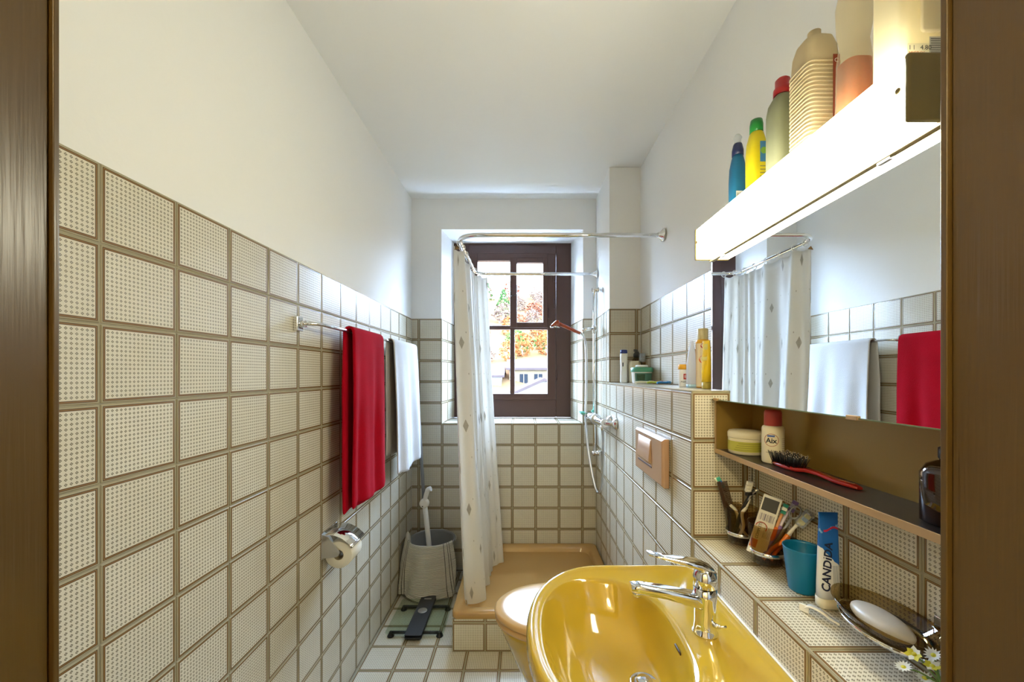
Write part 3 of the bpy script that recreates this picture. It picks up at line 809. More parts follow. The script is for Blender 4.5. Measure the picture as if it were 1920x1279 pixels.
    for k in range(8):
        s = k / 7; p = top[int(s * (N - 1))]
        a = cr([(-.335, 2.17, 0), (-.335, 2.30, 0), (-.335, 2.50, 0), (-.335, 2.68, 0), (-.312, 2.80, 0), (-.235, 2.86, 0)], 30)[int(s * (N - 1) * .99)]
        pts = [(a.x + .016 * math.cos(q), a.y, 2.135 + .019 * math.sin(q)) for q in [2 * PI * i / 16 for i in range(17)]]
        MB().tube(pts, .0022, 6).build('curtain_ring', M['white'], c)
    MB().prism([(-.014, 0), (.014, .004), (-.002, .02)], -.0015, .0015, 'y', M=Matrix.Translation((-.348, 2.148, 2.092))).build('loose_tag', mat('tag_brown', '#77582c', .5), c)
curtain()
def shower_set():
    XS, YS = .484, 2.706
    r = thing('shower_slide_rail', 'chrome vertical shower rail on the tiled wall by the window', 'shower rail', (XS, YS, .897))
    MB().tube([(XS, YS, .880), (XS, YS, 2.006)], .009, 14).build('rail', M['chrome'], r)
    for z in (1.995, .897):
        MB().tube([(XS - .014, YS, z), (XB - .003, YS, z)], [.012, .016], 14).build('bracket', M['chrome'], r)
        MB().tube([(XS + .012, YS, z), (XB - .004, YS, z)], [.013, .021], 14).build('bracket', M['chrome'], r)
    s_ = MB().tube([(XS, YS, 1.705), (XS, YS, 1.755)], .015, 14)
    s_.tube([(XS - .01, YS, 1.730), (XS - .045, YS - .01, 1.730), (XS - .085, YS - .016, 1.716)], [.011, .013], 12)
    s_.build('slider', M['chrome'], r)
    MB().tube([(XS + .0, YS - .012, 1.735), (XS + .0, YS - .034, 1.735)], .012, 12).build('knob', M['chrome'], r)
    # hand shower
    h = thing('hand_shower', 'orange brown hand shower with metal hose hanging from the chrome rail', 'hand shower', (.30, 2.68, 1.70))
    a, b_ = Vector((.388, 2.688, 1.700)), Vector((.232, 2.672, 1.768))
    om = mat('amber_plastic', '#9c3d12', .15, coat=.5)
    MB().tube([a, a.lerp(b_, .3), a.lerp(b_, .75), b_], [.0105, .0125], 14).build('handle', om, h)
    # faceted head: wedge widening downwards
    mb = MB(); mb.loft([[(.186 + x * 1.0, 2.672 + y, 1.743) for x, y in rr(.030, .030, .012, 4, .03)], [(.196 + x, 2.672 + y, 1.762) for x, y in rr(.024, .026, .012, 4, .028)], [(.214 + x, 2.672 + y, 1.784) for x, y in rr(.010, .016, .008, 4, .02)]])
    mb.build('head', om, h)
    MB().lathe([(.030, 0), (.032, .004), (.032, .012)], 20, (.218, 2.672, 1.733)).build('spray_plate', M['chrome'], h)
    MB().tube([(.387, 2.688, 1.700), (.404, 2.690, 1.692), (.410, 2.690, 1.682)], [.0105, .008], 12).build('nut', M['chrome'], h)
    hose = cr([(.408, 2.690, 1.684), (.424, 2.690, 1.63), (.430, 2.688, 1.5), (.428, 2.685, 1.32), (.420, 2.66, 1.17), (.418, 2.60, 1.02), (.430, 2.54, .86), (.450, 2.49, .735), (.466, 2.46, .705), (.478, 2.43, .76), (.482, 2.40, .90), (.480, 2.385, 1.03), (.474, 2.375, 1.105)], 12)
    MB().tube(hose, .0072, 10).build('hose', M['hose'], h)
    # mixer
    m = thing('shower_mixer', 'chrome shower mixer on the tiled wall with two wall connections', 'mixer tap', (.47, 2.4, 1.147))
    MB().tube([(.474, 2.30, 1.147), (.474, 2.32, 1.147), (.466, 2.48, 1.147), (.460, 2.50, 1.147)], [.023, .027], 18).build('body', M['chrome'], m)
    MB().tube([(.461, 2.50, 1.147), (.452, 2.62, 1.148), (.447, 2.68, 1.150)], [.030, .036], 20).build('temperature_knob', M['chrome'], m)
    MB().tube([(.461, 2.498, 1.147), (.459, 2.512, 1.147)], .034, 20).build('ring', M['steel'], m)
    for y in (2.275, 2.425):
        MB().tube(cr([(XB - .004, y, 1.147), (.512, y, 1.147), (.474, y + .03, 1.147)], 5), .012, 12).build('connector', M['chrome'], m)
        MB().lathe([(.036, .003), (.035, .006), (.026, .018), (.015, .026)], 22, M=frame((XB, y, 1.147), (0, 1, 0), (0, 0, 1)) @ Matrix.Rotation(PI, 4, 'X')).build('flange', M['chrome'], m)
    MB().tube([(.474, 2.375, 1.130), (.474, 2.375, 1.098)], [.014, .010], 12).build('hose_outlet', M['chrome'], m)
    # teal soap dish on the rail
    d = thing('soap_tray', 'small teal soap tray clipped to the shower rail above the mixer', 'soap dish', (.43, 2.70, 1.158))
    tm_ = mat('teal_plastic', '#5fae98', .3)
    MB().rrloft([(0, .030, .036, .012), (.004, .040, .045, .015), (.016, .046, .050, .018), (.016, .042, .046, .016), (.006, .036, .040, .014)], M=Matrix.Translation((-.001, 0, 0))).build('dish', tm_, d, local=True)
    MB().box(.036, .050, -.012, .012, .0, .03).build('clip', tm_, d, local=True, bevel=.002)
shower_set()

# ---- towel rails and towels
def rails():
    def one(lab, y0, y1, near):
        t = thing('towel_rail', lab, 'towel rail', (-.76, (y0 + y1) / 2, 1.607), group='chrome towel rails')
        x = -.722; z = 1.607
        pts = cr([(XL + .012, y0, z), (-.765, y0 + .004, z), (-.735, y0 + .04, z + .003), (x, y0 + .12, z), (x, (y0 + y1) / 2, z), (x, y1 - .10, z), (x - .004, y1 - .035, z), (-.745, y1 - .006, z), (XL + .03, y1 - .008, z)], 8)
        MB().tube(pts, .0085, 12, flat=.8).build('bar', M['chrome'], t)
        for y in (y0, y1 - .012):
            MB().box(XL + .0005, XL + .016, y - .020, y + .020, z - .026, z + .026).build('mounting_plate', M['chrome'], t, bevel=.004, seg=3)
            MB().tube([(XL + .012, y, z), (XL + .034, y, z)], .012, 12).build('collar', M['chrome'], t)
    one('chrome towel rail holding the red towel', 1.425, 2.035, 1)
    one('chrome towel rail holding the white towel near the window', 2.095, 2.755, 0)
rails()
def towel(name, lab, m, y0, y1, zf, zb, amp, seed, tk, bandz, xf=-.694, xb=-.752, flare=.0):
    rnd = random.Random(seed); t = thing(name, lab, 'towel', (-.72, (y0 + y1) / 2, min(zf, zb)))
    NS, NT_ = 64, 44; rings = []; zt = 1.607 + .0105 + tk
    L = []
    for k in range(27): L.append(('f', zf + (zt - .02 - zf) * k / 26))
    for k in range(1, 10): L.append(('a', k / 10))
    for k in range(27): L.append(('b', zt - .02 + (zb - zt + .02) * k / 26))
    p1, p2, p3 = rnd.uniform(0, 6), rnd.uniform(0, 6), rnd.uniform(0, 6)
    for kind, q in L:
        ring = []
        for j in range(NT_ + 1):
            s = j / NT_
            if kind == 'a':
                a = PI * q; x = (xf + xb) / 2 + (xf - xb) / 2 * math.cos(a); z = zt - .02 + .02 * math.sin(a); h = 0; fr = 0
            else:
                z = q; h = max(0, (zt - z) / .7); sgn = 1 if kind == 'f' else -1; fr = 1
                x = xf if kind == 'f' else xb + .016 * h
                fold = amp * min(1, h * 1.6) * (math.sin(s * PI * 4.2 + p1 + .6 * h) + .45 * math.sin(s * PI * 7.7 + p2 - h))
                x += fold * (1 if kind == 'f' else .35) + (h * flare if kind == 'f' else -.0 * h)
                if bandz and kind == 'f' and abs(z - bandz) < .018: x -= .004 * (1 - abs(z - bandz) / .018)
            y = y0 + (y1 - y0) * s + .012 * h * math.sin(p3 + 3 * h) + (s - .5) * .035 * h - (.022 * min(1, 3 * h) if kind == 'b' else 0)
            if kind != 'a': z = z + (.012 * math.sin(s * PI * 2.1 + p2)) * max(0, h - .3)
            ring.append((max(x, XL + .006), y, z))
        rings.append(ring)
    o = MB().loft(rings, False, False, True, closed=False).build('cloth', m, t, solid=tk * 2, sub=1)
    return t
towel('red_towel', 'red terry towel hanging over the nearer chrome rail', M['red_terry'], 1.668, 2.020, .868, .853, .008, 4, .0060, .965, xf=-.700, xb=-.738, flare=.004)
towel('white_towel', 'white terry towel hanging over the rail beside the window wall', M['white_terry'], 2.185, 2.665, .880, .985, .010, 9, .0040, .95, xf=-.698, xb=-.738, flare=.030)

# ---- toilet paper
def paper():
    h = thing('paper_holder', 'chrome toilet paper holder with hinged cover on the left tiled wall', 'paper holder', (-.78, 1.67, .74))
    MB().box(XL + .0005, XL + .004, 1.600, 1.738, .688, .794).build('back_plate', M['chrome'], h, bevel=.001)
    MB().prism([(XL + .004, .694), (XL + .058, .700), (XL + .074, .715), (XL + .070, .728), (XL + .030, .780), (XL + .004, .790)], 1.600, 1.604, 'y').build('side_arm', M['steel'], h, bevel=.001)
    MB().tube([(XL + .062, 1.600, .713), (XL + .062, 1.727, .713)], .0065, 10).build('spindle', M['steel'], h)
    MB().tube([(XL + .062, 1.598, .713), (XL + .062, 1.601, .713)], .010, 14).build('spindle_end', M['steel'], h)
    # curved cover flap
    prof = cr([(XL + .012, .787, 0), (XL + .045, .787, 0), (XL + .085, .770, 0), (XL + .112, .748, 0), (XL + .120, .739, 0)], 6)
    rings = [[(p.x, y, p.y) for p in prof] for y in (1.604, 1.736)]
    MB().loft(rings, False, False, True, closed=False).build('cover', M['chrome'], h, solid=.002)
    MB().tube([(XL + .120, 1.603, .739), (XL + .120, 1.737, .739)], .0042, 8).build('cover_edge', M['chrome'], h)
    r = thing('toilet_roll', 'white toilet paper roll in the chrome holder', 'toilet paper', (XL + .064, 1.666, .704))
    Mx = Matrix.Translation((XL + .064, 1.612, .704)) @ Matrix.Rotation(-PI / 2, 4, 'X')
    pm = mat('tissue_paper', '#e8e2cf', .95, bump=.3, bscale=150)
    prof = [(.021, 0), (.052, 0), (.0545, .003), (.0545, .100), (.052, .103), (.021, .103), (.021, 0)]
    MB().lathe(prof, 40, M=Mx, cap0=False, cap1=False).build('paper', pm, r)
    MB().lathe([(.0205, .001), (.0195, .001), (.0195, .102), (.0205, .102)], 24, M=Mx, cap0=False, cap1=False).build('core', mat('core_board', '#9a8a6a', .9), r)
paper()

# ---- bucket, cloth, mop
def bucket():
    c = (-.605, 2.700)
    b = thing('mop_bucket', 'grey plastic bucket in the back corner under a striped cloth', 'bucket', (c[0], c[1], 0))
    bm_ = mat('bucket_grey', '#8f9090', .4, trans=(.25, '#9a9a9a'))
    MB().lathe([(.105, .001), (.112, .004), (.150, .315), (.156, .318), (.156, .326), (.148, .326), (.146, .316), (.108, .012), (.02, .010)], 40, cap0=True, cap1=True).build('pail', bm_, b, local=True)
    a = [(.157 * math.cos(q), .157 * math.sin(q), .315) for q in (0, PI)]
    MB().tube(cr([(-.157, 0, .31), (-.15, .06, .32), (-.09, .135, .325), (0, .160, .325), (.09, .135, .325), (.15, .06, .32), (.157, 0, .31)], 6), .003, 6).build('bail', M['steel'], b, local=True)
    # cloth laid over the front of the rim, hanging to the floor
    T = NT('floor_cloth'); uv = T.node('ShaderNodeUVMap', uv_map='UVMap').outputs[0]
    s_ = T.node('ShaderNodeSeparateXYZ'); T.l(uv, s_.inputs[0]); u, v = s_.outputs[0], s_.outputs[1]
    wv = T.math('MULTIPLY', T.math('ADD', T.math('SINE', T.math('MULTIPLY', v, 2 * PI / .0095)), 1), .5)
    base = T.mix(wv, hexc('#bdb7a6'), hexc('#dcd7c8'))
    st = None
    for u0 in (.055, .072, .37, .40, .418):
        k = T.math('LESS_THAN', T.math('ABSOLUTE', T.math('SUBTRACT', u, u0)), .0022)
        st = k if st is None else T.math('MAXIMUM', st, k)
    T.l(T.mix(st, base, hexc('#54524c')), T.b.inputs['Base Color']); T.b.inputs['Roughness'].default_value = .95
    T.bump(wv, .8, .004)
    cl = thing('floor_cloth', 'cream ribbed floor cloth with dark stripes draped over the bucket', 'cloth', (c[0], c[1] - .13, 0))
    NU, NV = 60, 46; rings = []; uvs = []
    for j in range(NV + 1):
        t = j / NV; ring = []
        for i in range(NU + 1):
            s = i / NU; a = -PI / 2 + (s - .52) * 2.35     # around the front of the pail
            rad = .163
            if t < .16:     # inside the rim
                k = t / .16; rr_ = .140 + .022 * k; z = .28 + .05 * math.sin(k * PI / 2) + .012
            else:
                k = (t - .16) / .84; rr_ = rad + .016 * math.sin(min(1, k * 2) * PI / 2); z = .342 - k * .330
            # corner thrown up at the left end
            up = max(0, .22 - s) / .22
            z += up * up * .075 * max(0, 1 - t * 2.2)
            k2 = max(0, (t - .16) / .84)
            wob = .012 * math.sin(s * 15 + k2 * 2) * k2 + .006 * math.sin(s * 31 + k2 * 6) * k2 - .012 * math.sin(PI * k2) * math.sin(s * PI)
            fl_ = rr_ + wob + .012 * k2
            x, y = math.cos(a) * fl_, math.sin(a) * fl_
            if k2 > 0:      # hangs flatter than the pail is round
                y = y * (1 - .3 * k2) + (-.178 - .004 * math.sin(s * 20)) * .3 * k2
                x *= 1 + .12 * k2
            z += .010 * math.sin(s * 9) * k2 * (1 if t > .9 else 0)
            ring.append((max(c[0] + x, XL + .008), c[1] + y, max(z, .006))); uvs.append((s * .46, t * .43))
        rings.append(ring)
    MB().loft(rings, False, False, True, closed=False).build('fabric', T.m, cl, uv=uvs, solid=.003)
    m = thing('floor_mop', 'mop with grey pole and white wringer handle leaning in the bucket', 'mop', (c[0], c[1], .012))
    A = Vector((-.590, 2.665, .06)); Bm = Vector((-.652, 2.695, .555)); top = Vector((-.757, 2.865, 1.42))
    MB().tube([A, A.lerp(Bm, .5), Bm], .0165, 14).build('sleeve', M['white'], m)
    MB().tube([Bm - Vector((0, 0, .06)), Bm.lerp(top, .5), top], .0115, 12).build('pole', M['grey'], m)
    MB().lathe([(.020, -.016), (.030, -.014), (.032, 0), (.030, .014), (.020, .016)], 24, M=Matrix.Translation(Bm + Vector((.002, -.018, .015))) @ Matrix.Rotation(PI / 2, 4, 'X')).build('joint', M['white'], m)
    MB().lathe([(.004, 0), (.004, .003)], 12, M=Matrix.Translation(Bm + Vector((-.006, -.035, -.002))) @ Matrix.Rotation(PI / 2, 4, 'X')).build('pivot', M['dark'], m)
    J = Bm + Vector((.004, -.02, .03))
    MB().tube(cr([J, J + Vector((.010, -.002, .04)), J + Vector((.024, -.006, .075)), J + Vector((.044, -.010, .085))], 6), [.014, .017], 12).build('lever', M['white'], m)
    mb = MB(); rnd = random.Random(2)
    for k in range(26):
        a = 2 * PI * k / 26; q = rnd.uniform(.05, .085)
        p = A - Vector((0, 0, .0))
        mb.tube(cr([p, p + Vector((math.cos(a) * q * .6, math.sin(a) * q * .6, .0)), Vector((c[0] + math.cos(a) * q, c[1] + math.sin(a) * q, .022))], 3), .006, 5)
    mb.build('mop_head', mat('mop_cotton', '#c9c4b6', .95), m)
bucket()
def scale():
    s = thing('bathroom_scale', 'glass bathroom scale with black centre strip on the tiled floor', 'scale', (-.583, 2.335, 0))
    MB().rrloft([(.026, .158, .165, .012), (.034, .158, .165, .012)], smooth=False).build('glass_plate', M['scaleglass'], s, local=True, bevel=.001)
    MB().rrloft([(.012, .044, .190, .012), (.020, .046, .193, .012), (.0255, .046, .193, .012)]).build('base_strip', M['black'], s, local=True)
    MB().rrloft([(.0345, .046, .193, .010), (.038, .045, .191, .010)]).build('centre_strip', M['dark'], s, local=True)
    MB().lathe([(.027, .038), (.027, .0405), (.024, .0415), (.004, .042)], 32, (-.002, .03, 0)).build('dial', M['steel'], s, local=True)
    MB().box(-.022, .022, .150, .162, .038, .0386).build('display', M['steel'], s, local=True)
    for y in (-.140, .105):
        for sx in (-1, 1):
            MB().tube([(sx * .04, y, .020), (sx * .125, y, .020)], .0085, 8).build('arm', M['black'], s, local=True)
            MB().lathe([(.019, .0005), (.018, .006), (.010, .018), (.009, .024)], 18, (sx * .133, y, 0)).build('foot', M['black'], s, local=True)
scale()
# ================================================================== bottles on the lamp
ZB = LZ1 + .0025
def tilt_up(x, y, z): return Matrix.Translation((x, y, z))
def lamp_bottles():
    G = 'bottles on top of the lamp'
    lw = mat('label_white', '#d4d8da', .5)
    # faces towards the door carry the labels: local -y side
    b = thing('cleaner_bottle', 'blue bottle with dark blue cap, farthest on top of the lamp', 'bottle', (.645, 1.205, ZB), group=G)
    MB().rrloft([(0, .019, .017, .011), (.004, .022, .020, .013), (.12, .0225, .0205, .014), (.16, .021, .019, .014), (.19, .016, .015, .013), (.200, .013, .013, .0125)]).build('body', mat('blue_liquid_bottle', '#1f6f9c', .3, trans=(.25, '#3c8fc0')), b, local=True)
    MB().lathe([(.016, .198), (.016, .214), (.0125, .230), (.011, .234)], 20).build('cap', mat('dark_blue_cap', '#1a2350', .4), b, local=True)
    MB().lathe([(.009, .234), (.0095, .246), (.012, .252), (.006, .262)], 16).build('pump', M['clearplastic'], b, local=True)
    MB().box(-.016, .004, -.0212, -.0209, .035, .085).build('barcode', lw, b, local=True)
    mb = MB()
    for k, w in enumerate((1, 2, 1, 1, 3, 1, 2)): mb.box(-.014 + k * .0024, -.014 + k * .0024 + w * .0005, -.0216, -.0213, .040, .080)
    mb.build('barcode_bars', M['black'], b, local=True)
    # yellow bottle, green cap
    b = thing('cleaner_bottle', 'bright yellow bottle with green cap on top of the lamp', 'bottle', (.640, 1.100, ZB), group=G)
    MB().rrloft([(0, .020, .018, .011), (.004, .0235, .0215, .013), (.14, .024, .022, .014), (.175, .022, .020, .014), (.200, .017, .016, .014), (.206, .014, .014, .0135)]).build('body', mat('yellow_bottle', '#e0cf1c', .3, trans=(.25, '#f0e030')), b, local=True)
    MB().lathe([(.0165, .204), (.0165, .226), (.0145, .238), (.003, .240)], 22).build('cap', mat('green_cap', '#137a2c', .35), b, local=True)
    MB().box(-.003, .018, -.0226, -.0223, .115, .170).build('label', mat('label_blue_green', '#3c7fae', .4), b, local=True)
    MB().lathe([(.009, 0), (.009, .0004)], 18, M=frame((.007, -.0228, .145), (1, 0, 0), (0, 0, 1))).build('label_spot', mat('label_green', '#7fae35', .4), b, local=True)
    mb = MB()
    for k in range(9): mb.box(-.003, .017 - (k % 3) * .003, -.0226, -.0223, .030 + k * .009, .0325 + k * .009)
    mb.build('fine_print', mat('print_grey', '#8f8a4a', .6), b, local=True)
    # grey green bottle, red cap
    b = thing('cleaner_bottle', 'grey green translucent bottle with red cap on top of the lamp', 'bottle', (.632, .977, ZB), group=G)
    MB().rrloft([(0, .028, .026, .014), (.004, .031, .029, .016), (.175, .031, .029, .018), (.200, .028, .026, .018), (.216, .020, .019, .017), (.222, .015, .015, .0145)]).build('body', mat('grey_green_bottle', '#a3a68a', .35, trans=(.4, '#b0b48e')), b, local=True)
    MB().lathe([(.020, .220), (.020, .236), (.016, .241), (.016, .258), (.012, .262)], 22).build('cap', mat('red_cap', '#b01822', .35), b, local=True)
    # ribbed bottle
    b = thing('cleaner_bottle', 'large cream translucent bottle with ribbed sides on top of the lamp', 'bottle', (.628, .866, ZB), group=G)
    rb = mat('cream_translucent', '#dccfae', .35, trans=(.45, '#e8d8b0'))
    secs = [(0, .030, .030, .012), (.004, .035, .034, .014), (.03, .035, .034, .014), (.19, .035, .034, .014), (.235, .033, .032, .016), (.255, .028, .028, .018), (.266, .016, .016, .014), (.270, .012, .012, .0115), (.280, .012, .012, .0115)]
    MB().rrloft(secs, n=6).build('body', rb, b, local=True)
    for k in range(19):
        z = .040 + k * .0085
        MB().rrloft([(z, .0352, .0342, .014), (z + .001, .0368, .0358, .015), (z + .0035, .0368, .0358, .015), (z + .0045, .0352, .0342, .014)], n=5, cap0=False, cap1=False).build('rib', rb, b, local=True)
    MB().box(.012, .026, -.0374, -.0370, .050, .205).build('label', mat('label_red_brown', '#8e3a1c', .45), b, local=True)
    lettering('C', .012, M['white'], b, frame((.0185, -.0378, .192), (1, 0, 0), (0, 0, 1)))
    # bottle with orange liquid
    b = thing('cleaner_bottle', 'cloudy waisted bottle half filled with orange liquid on the lamp', 'bottle', (.620, .752, ZB), group=G)
    S = [(0, .024, .021, .016), (.004, .027, .024, .018), (.06, .027, .024, .019), (.13, .026, .023, .019), (.165, .0225, .020, .018), (.19, .026, .023, .019), (.235, .027, .024, .019), (.262, .023, .020, .018), (.272, .013, .014, .012), (.285, .012, .012, .0115)]
    MB().rrloft(S, n=6, cap1=True).build('body', glassy('cloudy_plastic', '#f6f0e0', 1.3, .25, .16, '#e9dcbc'), b, local=True)
    MB().rrloft([(.003, .024, .021, .016), (.06, .0252, .0222, .017), (.125, .0245, .0215, .017)], n=6).build('liquid', mat('orange_liquid', '#c4691c', .4, trans=(.5, '#e07c20')), b, local=True)
    # nearest big white bottle
    b = thing('cleaner_bottle', 'big cream white bottle with price sticker nearest on the lamp', 'bottle', (.617, .634, ZB), group=G)
    wb_ = mat('milky_plastic', '#e4dcc0', .4, trans=(.45, '#ecdfb4'))
    MB().rrloft([(0, .040, .027, .010), (.004, .044, .030, .011), (.25, .044, .030, .012), (.29, .036, .026, .014), (.31, .014, .014, .0135), (.33, .014, .014, .0135)], n=6).build('body', wb_, b, local=True)
    MB().rrloft([(.058, .012, .0025, .0024, -.004, -.0300), (.062, .016, .003, .0029, -.004, -.0300), (.235, .016, .003, .0029, -.004, -.0300), (.24, .012, .0025, .0024, -.004, -.0300)]).build('moulded_panel', wb_, b, local=True)
    y_ = -.0304
    MB().box(-.040, -.007, y_ - .0004, y_, .004, .042).build('price_sticker', mat('sticker_cream', '#e6ddba', .6), b, local=True)
    lettering('1 l   4.80', .0098, M['black'], b, frame((-.0215, y_ - .0008, .0350), (1, 0, 0), (0, 0, 1)))
    lettering('MIGROS', .0068, mat('sticker_orange', '#c85a14', .5), b, frame((-.0260, y_ - .0008, .0268), (1, 0, 0), (0, 0, 1)))
    mb = MB()
    for k, w in enumerate((2, 1, 1, 3, 1, 2, 1, 1, 2, 3, 1, 1)): mb.box(-.031 + k * .0016, -.031 + k * .0016 + w * .0004, y_ - .0008, y_ - .0006, .006, .0225)
    mb.build('barcode_bars', M['dark'], b, local=True)
    MB().box(-.0065, .036, y_ - .0004, y_, .012, .052).build('side_label', mat('label_grey', '#b8b6aa', .5), b, local=True)
    MB().box(.0145, .036, y_ - .0004, y_, .056, .23).build('side_label', mat('label_grey_tall', '#b8b6aa', .5), b, local=True)
    MB().box(-.0060, .036, y_ - .0008, y_ - .0005, .060, .082).build('side_label_mark', mat('label_yellow', '#e3d31a', .5), b, local=True)
    mb = MB()
    for k in range(11):
        z = .014 + k * .0034
        mb.box(-.005, .034 - (k * 7 % 5) * .002, y_ - .0008, y_ - .0006, z, z + .0014)
    mb.build('fine_print', mat('print_dark', '#77756e', .6), b, local=True)
lamp_bottles()

# ================================================================== things on the upper ledge
ZU = ZL1 + .001
def ledge_items():
    G = 'toiletries on the upper tiled ledge'
    w = M['white']
    b = thing('shampoo_bottle', 'slim white bottle with blue cap by the tiled pillar', 'bottle', (.602, 2.385, ZU), group=G)
    MB().rrloft([(0, .018, .015, .010), (.004, .021, .017, .012), (.09, .019, .016, .012), (.15, .021, .017, .012), (.172, .020, .016, .012)]).build('body', w, b, local=True)
    MB().rrloft([(.172, .019, .015, .012), (.175, .0205, .0165, .012), (.190, .020, .016, .012), (.194, .017, .013, .010)]).build('cap', mat('navy_cap', '#1b2a78', .35), b, local=True)
    MB().box(-.012, -.006, -.0172, -.0168, .095, .118).build('print', mat('print_navy', '#2a2e44', .5), b, local=True)
    b = thing('lotion_bottle', 'short cream white bottle beside the slim blue capped bottle', 'bottle', (.664, 2.375, ZU), group=G)
    MB().rrloft([(0, .031, .018, .010), (.004, .034, .020, .012), (.11, .034, .020, .014), (.124, .030, .017, .014), (.128, .022, .012, .010)]).build('body', M['cream'], b, local=True)
    b = thing('pump_bottle', 'dark capped clear pump bottle behind the green tub', 'bottle', (.692, 2.432, ZU), group=G)
    MB().rrloft([(0, .024, .020, .012), (.004, .027, .022, .014), (.13, .027, .022, .014), (.150, .020, .018, .014)]).build('body', M['smoke'], b, local=True)
    MB().lathe([(.020, .150), (.020, .172), (.014, .178), (.012, .186)], 18).build('collar', M['dark'], b, local=True)
    MB().tube([(0, 0, .186), (0, -.002, .193), (-.018, -.004, .193)], .007, 10).build('nozzle', M['dark'], b, local=True)
    b = thing('spray_bottle', 'grey clear capped bottle in the ledge corner beside the pump bottle', 'bottle', (.699, 2.345, ZU), group=G)
    MB().rrloft([(0, .016, .016, .012), (.003, .019, .019, .014), (.12, .019, .019, .014)]).build('body', M['smoke'], b, local=True)
    MB().lathe([(.0185, .120), (.0185, .165), (.016, .170), (.003, .171)], 18).build('cap', M['clearplastic'], b, local=True)
    b = thing('cream_tub', 'round tub with green lid and printed front on the tiled ledge', 'tub', (.661, 2.225, ZU), group=G)
    MB().lathe([(.047, 0), (.050, .003), (.055, .062), (.056, .066)], 32).build('tub', w, b, local=True)
    MB().lathe([(.059, .062), (.060, .065), (.060, .082), (.056, .087), (.004, .089)], 32).build('lid', mat('mint_green', '#4f9a78', .35), b, local=True)
    MB().lathe([(.034, .088), (.034, .096), (.030, .100), (.004, .101)], 28).build('lid_insert', w, b, local=True)
    MB().loft([[(r * math.cos(a), r * math.sin(a), z) for a in [PI * 1.18 + PI * .64 * i / 14 for i in range(15)]] for r, z in ((.0515, .012), (.0553, .056))], False, False, True, closed=False).build('label', mat('label_dark_green', '#4f7a68', .5), b, local=True)
    MB().loft([[(r * math.cos(a), r * math.sin(a), z) for a in [PI * 1.25 + PI * .26 * i / 10 for i in range(11)]] for r, z in ((.0522, .016), (.0556, .050))], False, False, True, closed=False).build('label_picture', mat('label_picture_green', '#2c4a2c', .5, var=.6, vscale=90), b, local=True)
    # coloured plastic comb-razor pieces lying in front of the tub
    def piece(lab, x, y, c, L, rz):
        t = thing('razor', lab, 'razor', (x, y, ZU), (0, 0, rz), group='coloured razors on the ledge')
        MB().tube(cr([(-L, 0, .007), (-L * .4, .004, .010), (L * .3, -.003, .009), (L * .8, 0, .012)], 5), [.0075, .0065], 10, flat=.8).build('handle', mat('razor_' + c.strip('#'), c, .35), t, local=True)
        MB().box(L * .78, L * 1.05, -.018, .018, .004, .016).build('head', M['white'] if c != '#2f7fc0' else mat('razor_head_blue', '#3c86b8', .4), t, local=True, bevel=.002)
    piece('white razor lying before the green lidded tub', .620, 2.05, '#d8d4bc', .045, .2)
    piece('yellow green razor lying on the ledge', .657, 2.00, '#a8b84a', .035, -.4)
    piece('red razor lying on the ledge behind the yellow green one', .690, 2.04, '#b83a3a', .035, .5)
    piece('blue razor nearest to the mirror among the ledge razors', .690, 1.965, '#2f7fc0', .03, -.2)
    # jar with yellow lid
    b = thing('mango_jar', 'small white jar with yellow lid and red mark on the ledge', 'jar', (.644, 1.600, ZU), group=G)
    MB().lathe([(.019, 0), (.0205, .002), (.0215, .066), (.0215, .070)], 28).build('jar', w, b, local=True)
    MB().lathe([(.0225, .069), (.0232, .071), (.0232, .086), (.0215, .089), (.003, .0895)], 28).build('lid', mat('mango_yellow', '#e0a318', .35), b, local=True)
    mb = MB(); arc_patch(mb, .0216, -PI * .66, -PI * .46, .030, .052, 8); mb.build('red_mark', mat('mark_red', '#c23328', .5), b, local=True)
    lettering('E', .016, w, b, fn=cylfn(.0221, .041, -PI * .56))
    lettering('MANGO', .0105, M['black'], b, fn=cylfn(.0221, .020, -PI * .52))
    # clear squeeze bottle
    b = thing('squeeze_bottle', 'clear white squeeze bottle left of the yellow spray can', 'bottle', (.641, 1.522, ZU), group=G)
    MB().rrloft([(0, .016, .012, .009), (.003, .018, .014, .010), (.09, .0185, .013, .010), (.135, .012, .010, .009), (.175, .004, .008, .004)]).build('body', mat('pearl_plastic', '#dfe2ea', .3, trans=(.4, '#e8ecf6')), b, local=True)
    MB().rrloft([(-.0, .0185, .0145, .010), (.012, .0188, .0145, .010)]).build('foot', mat('pale_blue', '#9fc3dd', .4), b, local=True)
    # yellow spray can
    b = thing('spray_can', 'tall yellow spray can with cream cap on the ledge by the mirror', 'can', (.676, 1.508, ZU), group=G)
    MB().lathe([(.022, 0), (.0245, .003), (.0245, .172), (.0225, .178), (.019, .180)], 32).build('can', mat('can_yellow', '#e0a41e', .3), b, local=True)
    mb = MB(); arc_patch(mb, .0247, -PI * .98, -PI * .62, .004, .165, 10); mb.build('label', mat('can_pale_side', '#ead9b8', .35), b, local=True)
    MB().lathe([(.019, .178), (.0195, .180), (.0195, .218), (.017, .221), (.002, .222)], 28).build('cap', mat('can_cap_cream', '#c9bb8c', .4), b, local=True)
    for z, r_, c_ in ((.155, .010, '#b5271e'), (.105, .016, '#e06a2c')):
        n = 16; c0 = -PI * .60
        vs_ = [(.0252 * math.cos(c0 + r_ * math.cos(q) / .025), .0252 * math.sin(c0 + r_ * math.cos(q) / .025), z + r_ * .9 * math.sin(q)) for q in [2 * PI * k / n for k in range(n)]]
        MB().add(vs_, [tuple(range(n))]).build('logo_spot', mat('spot_' + c_.strip('#'), c_, .4), b, local=True)
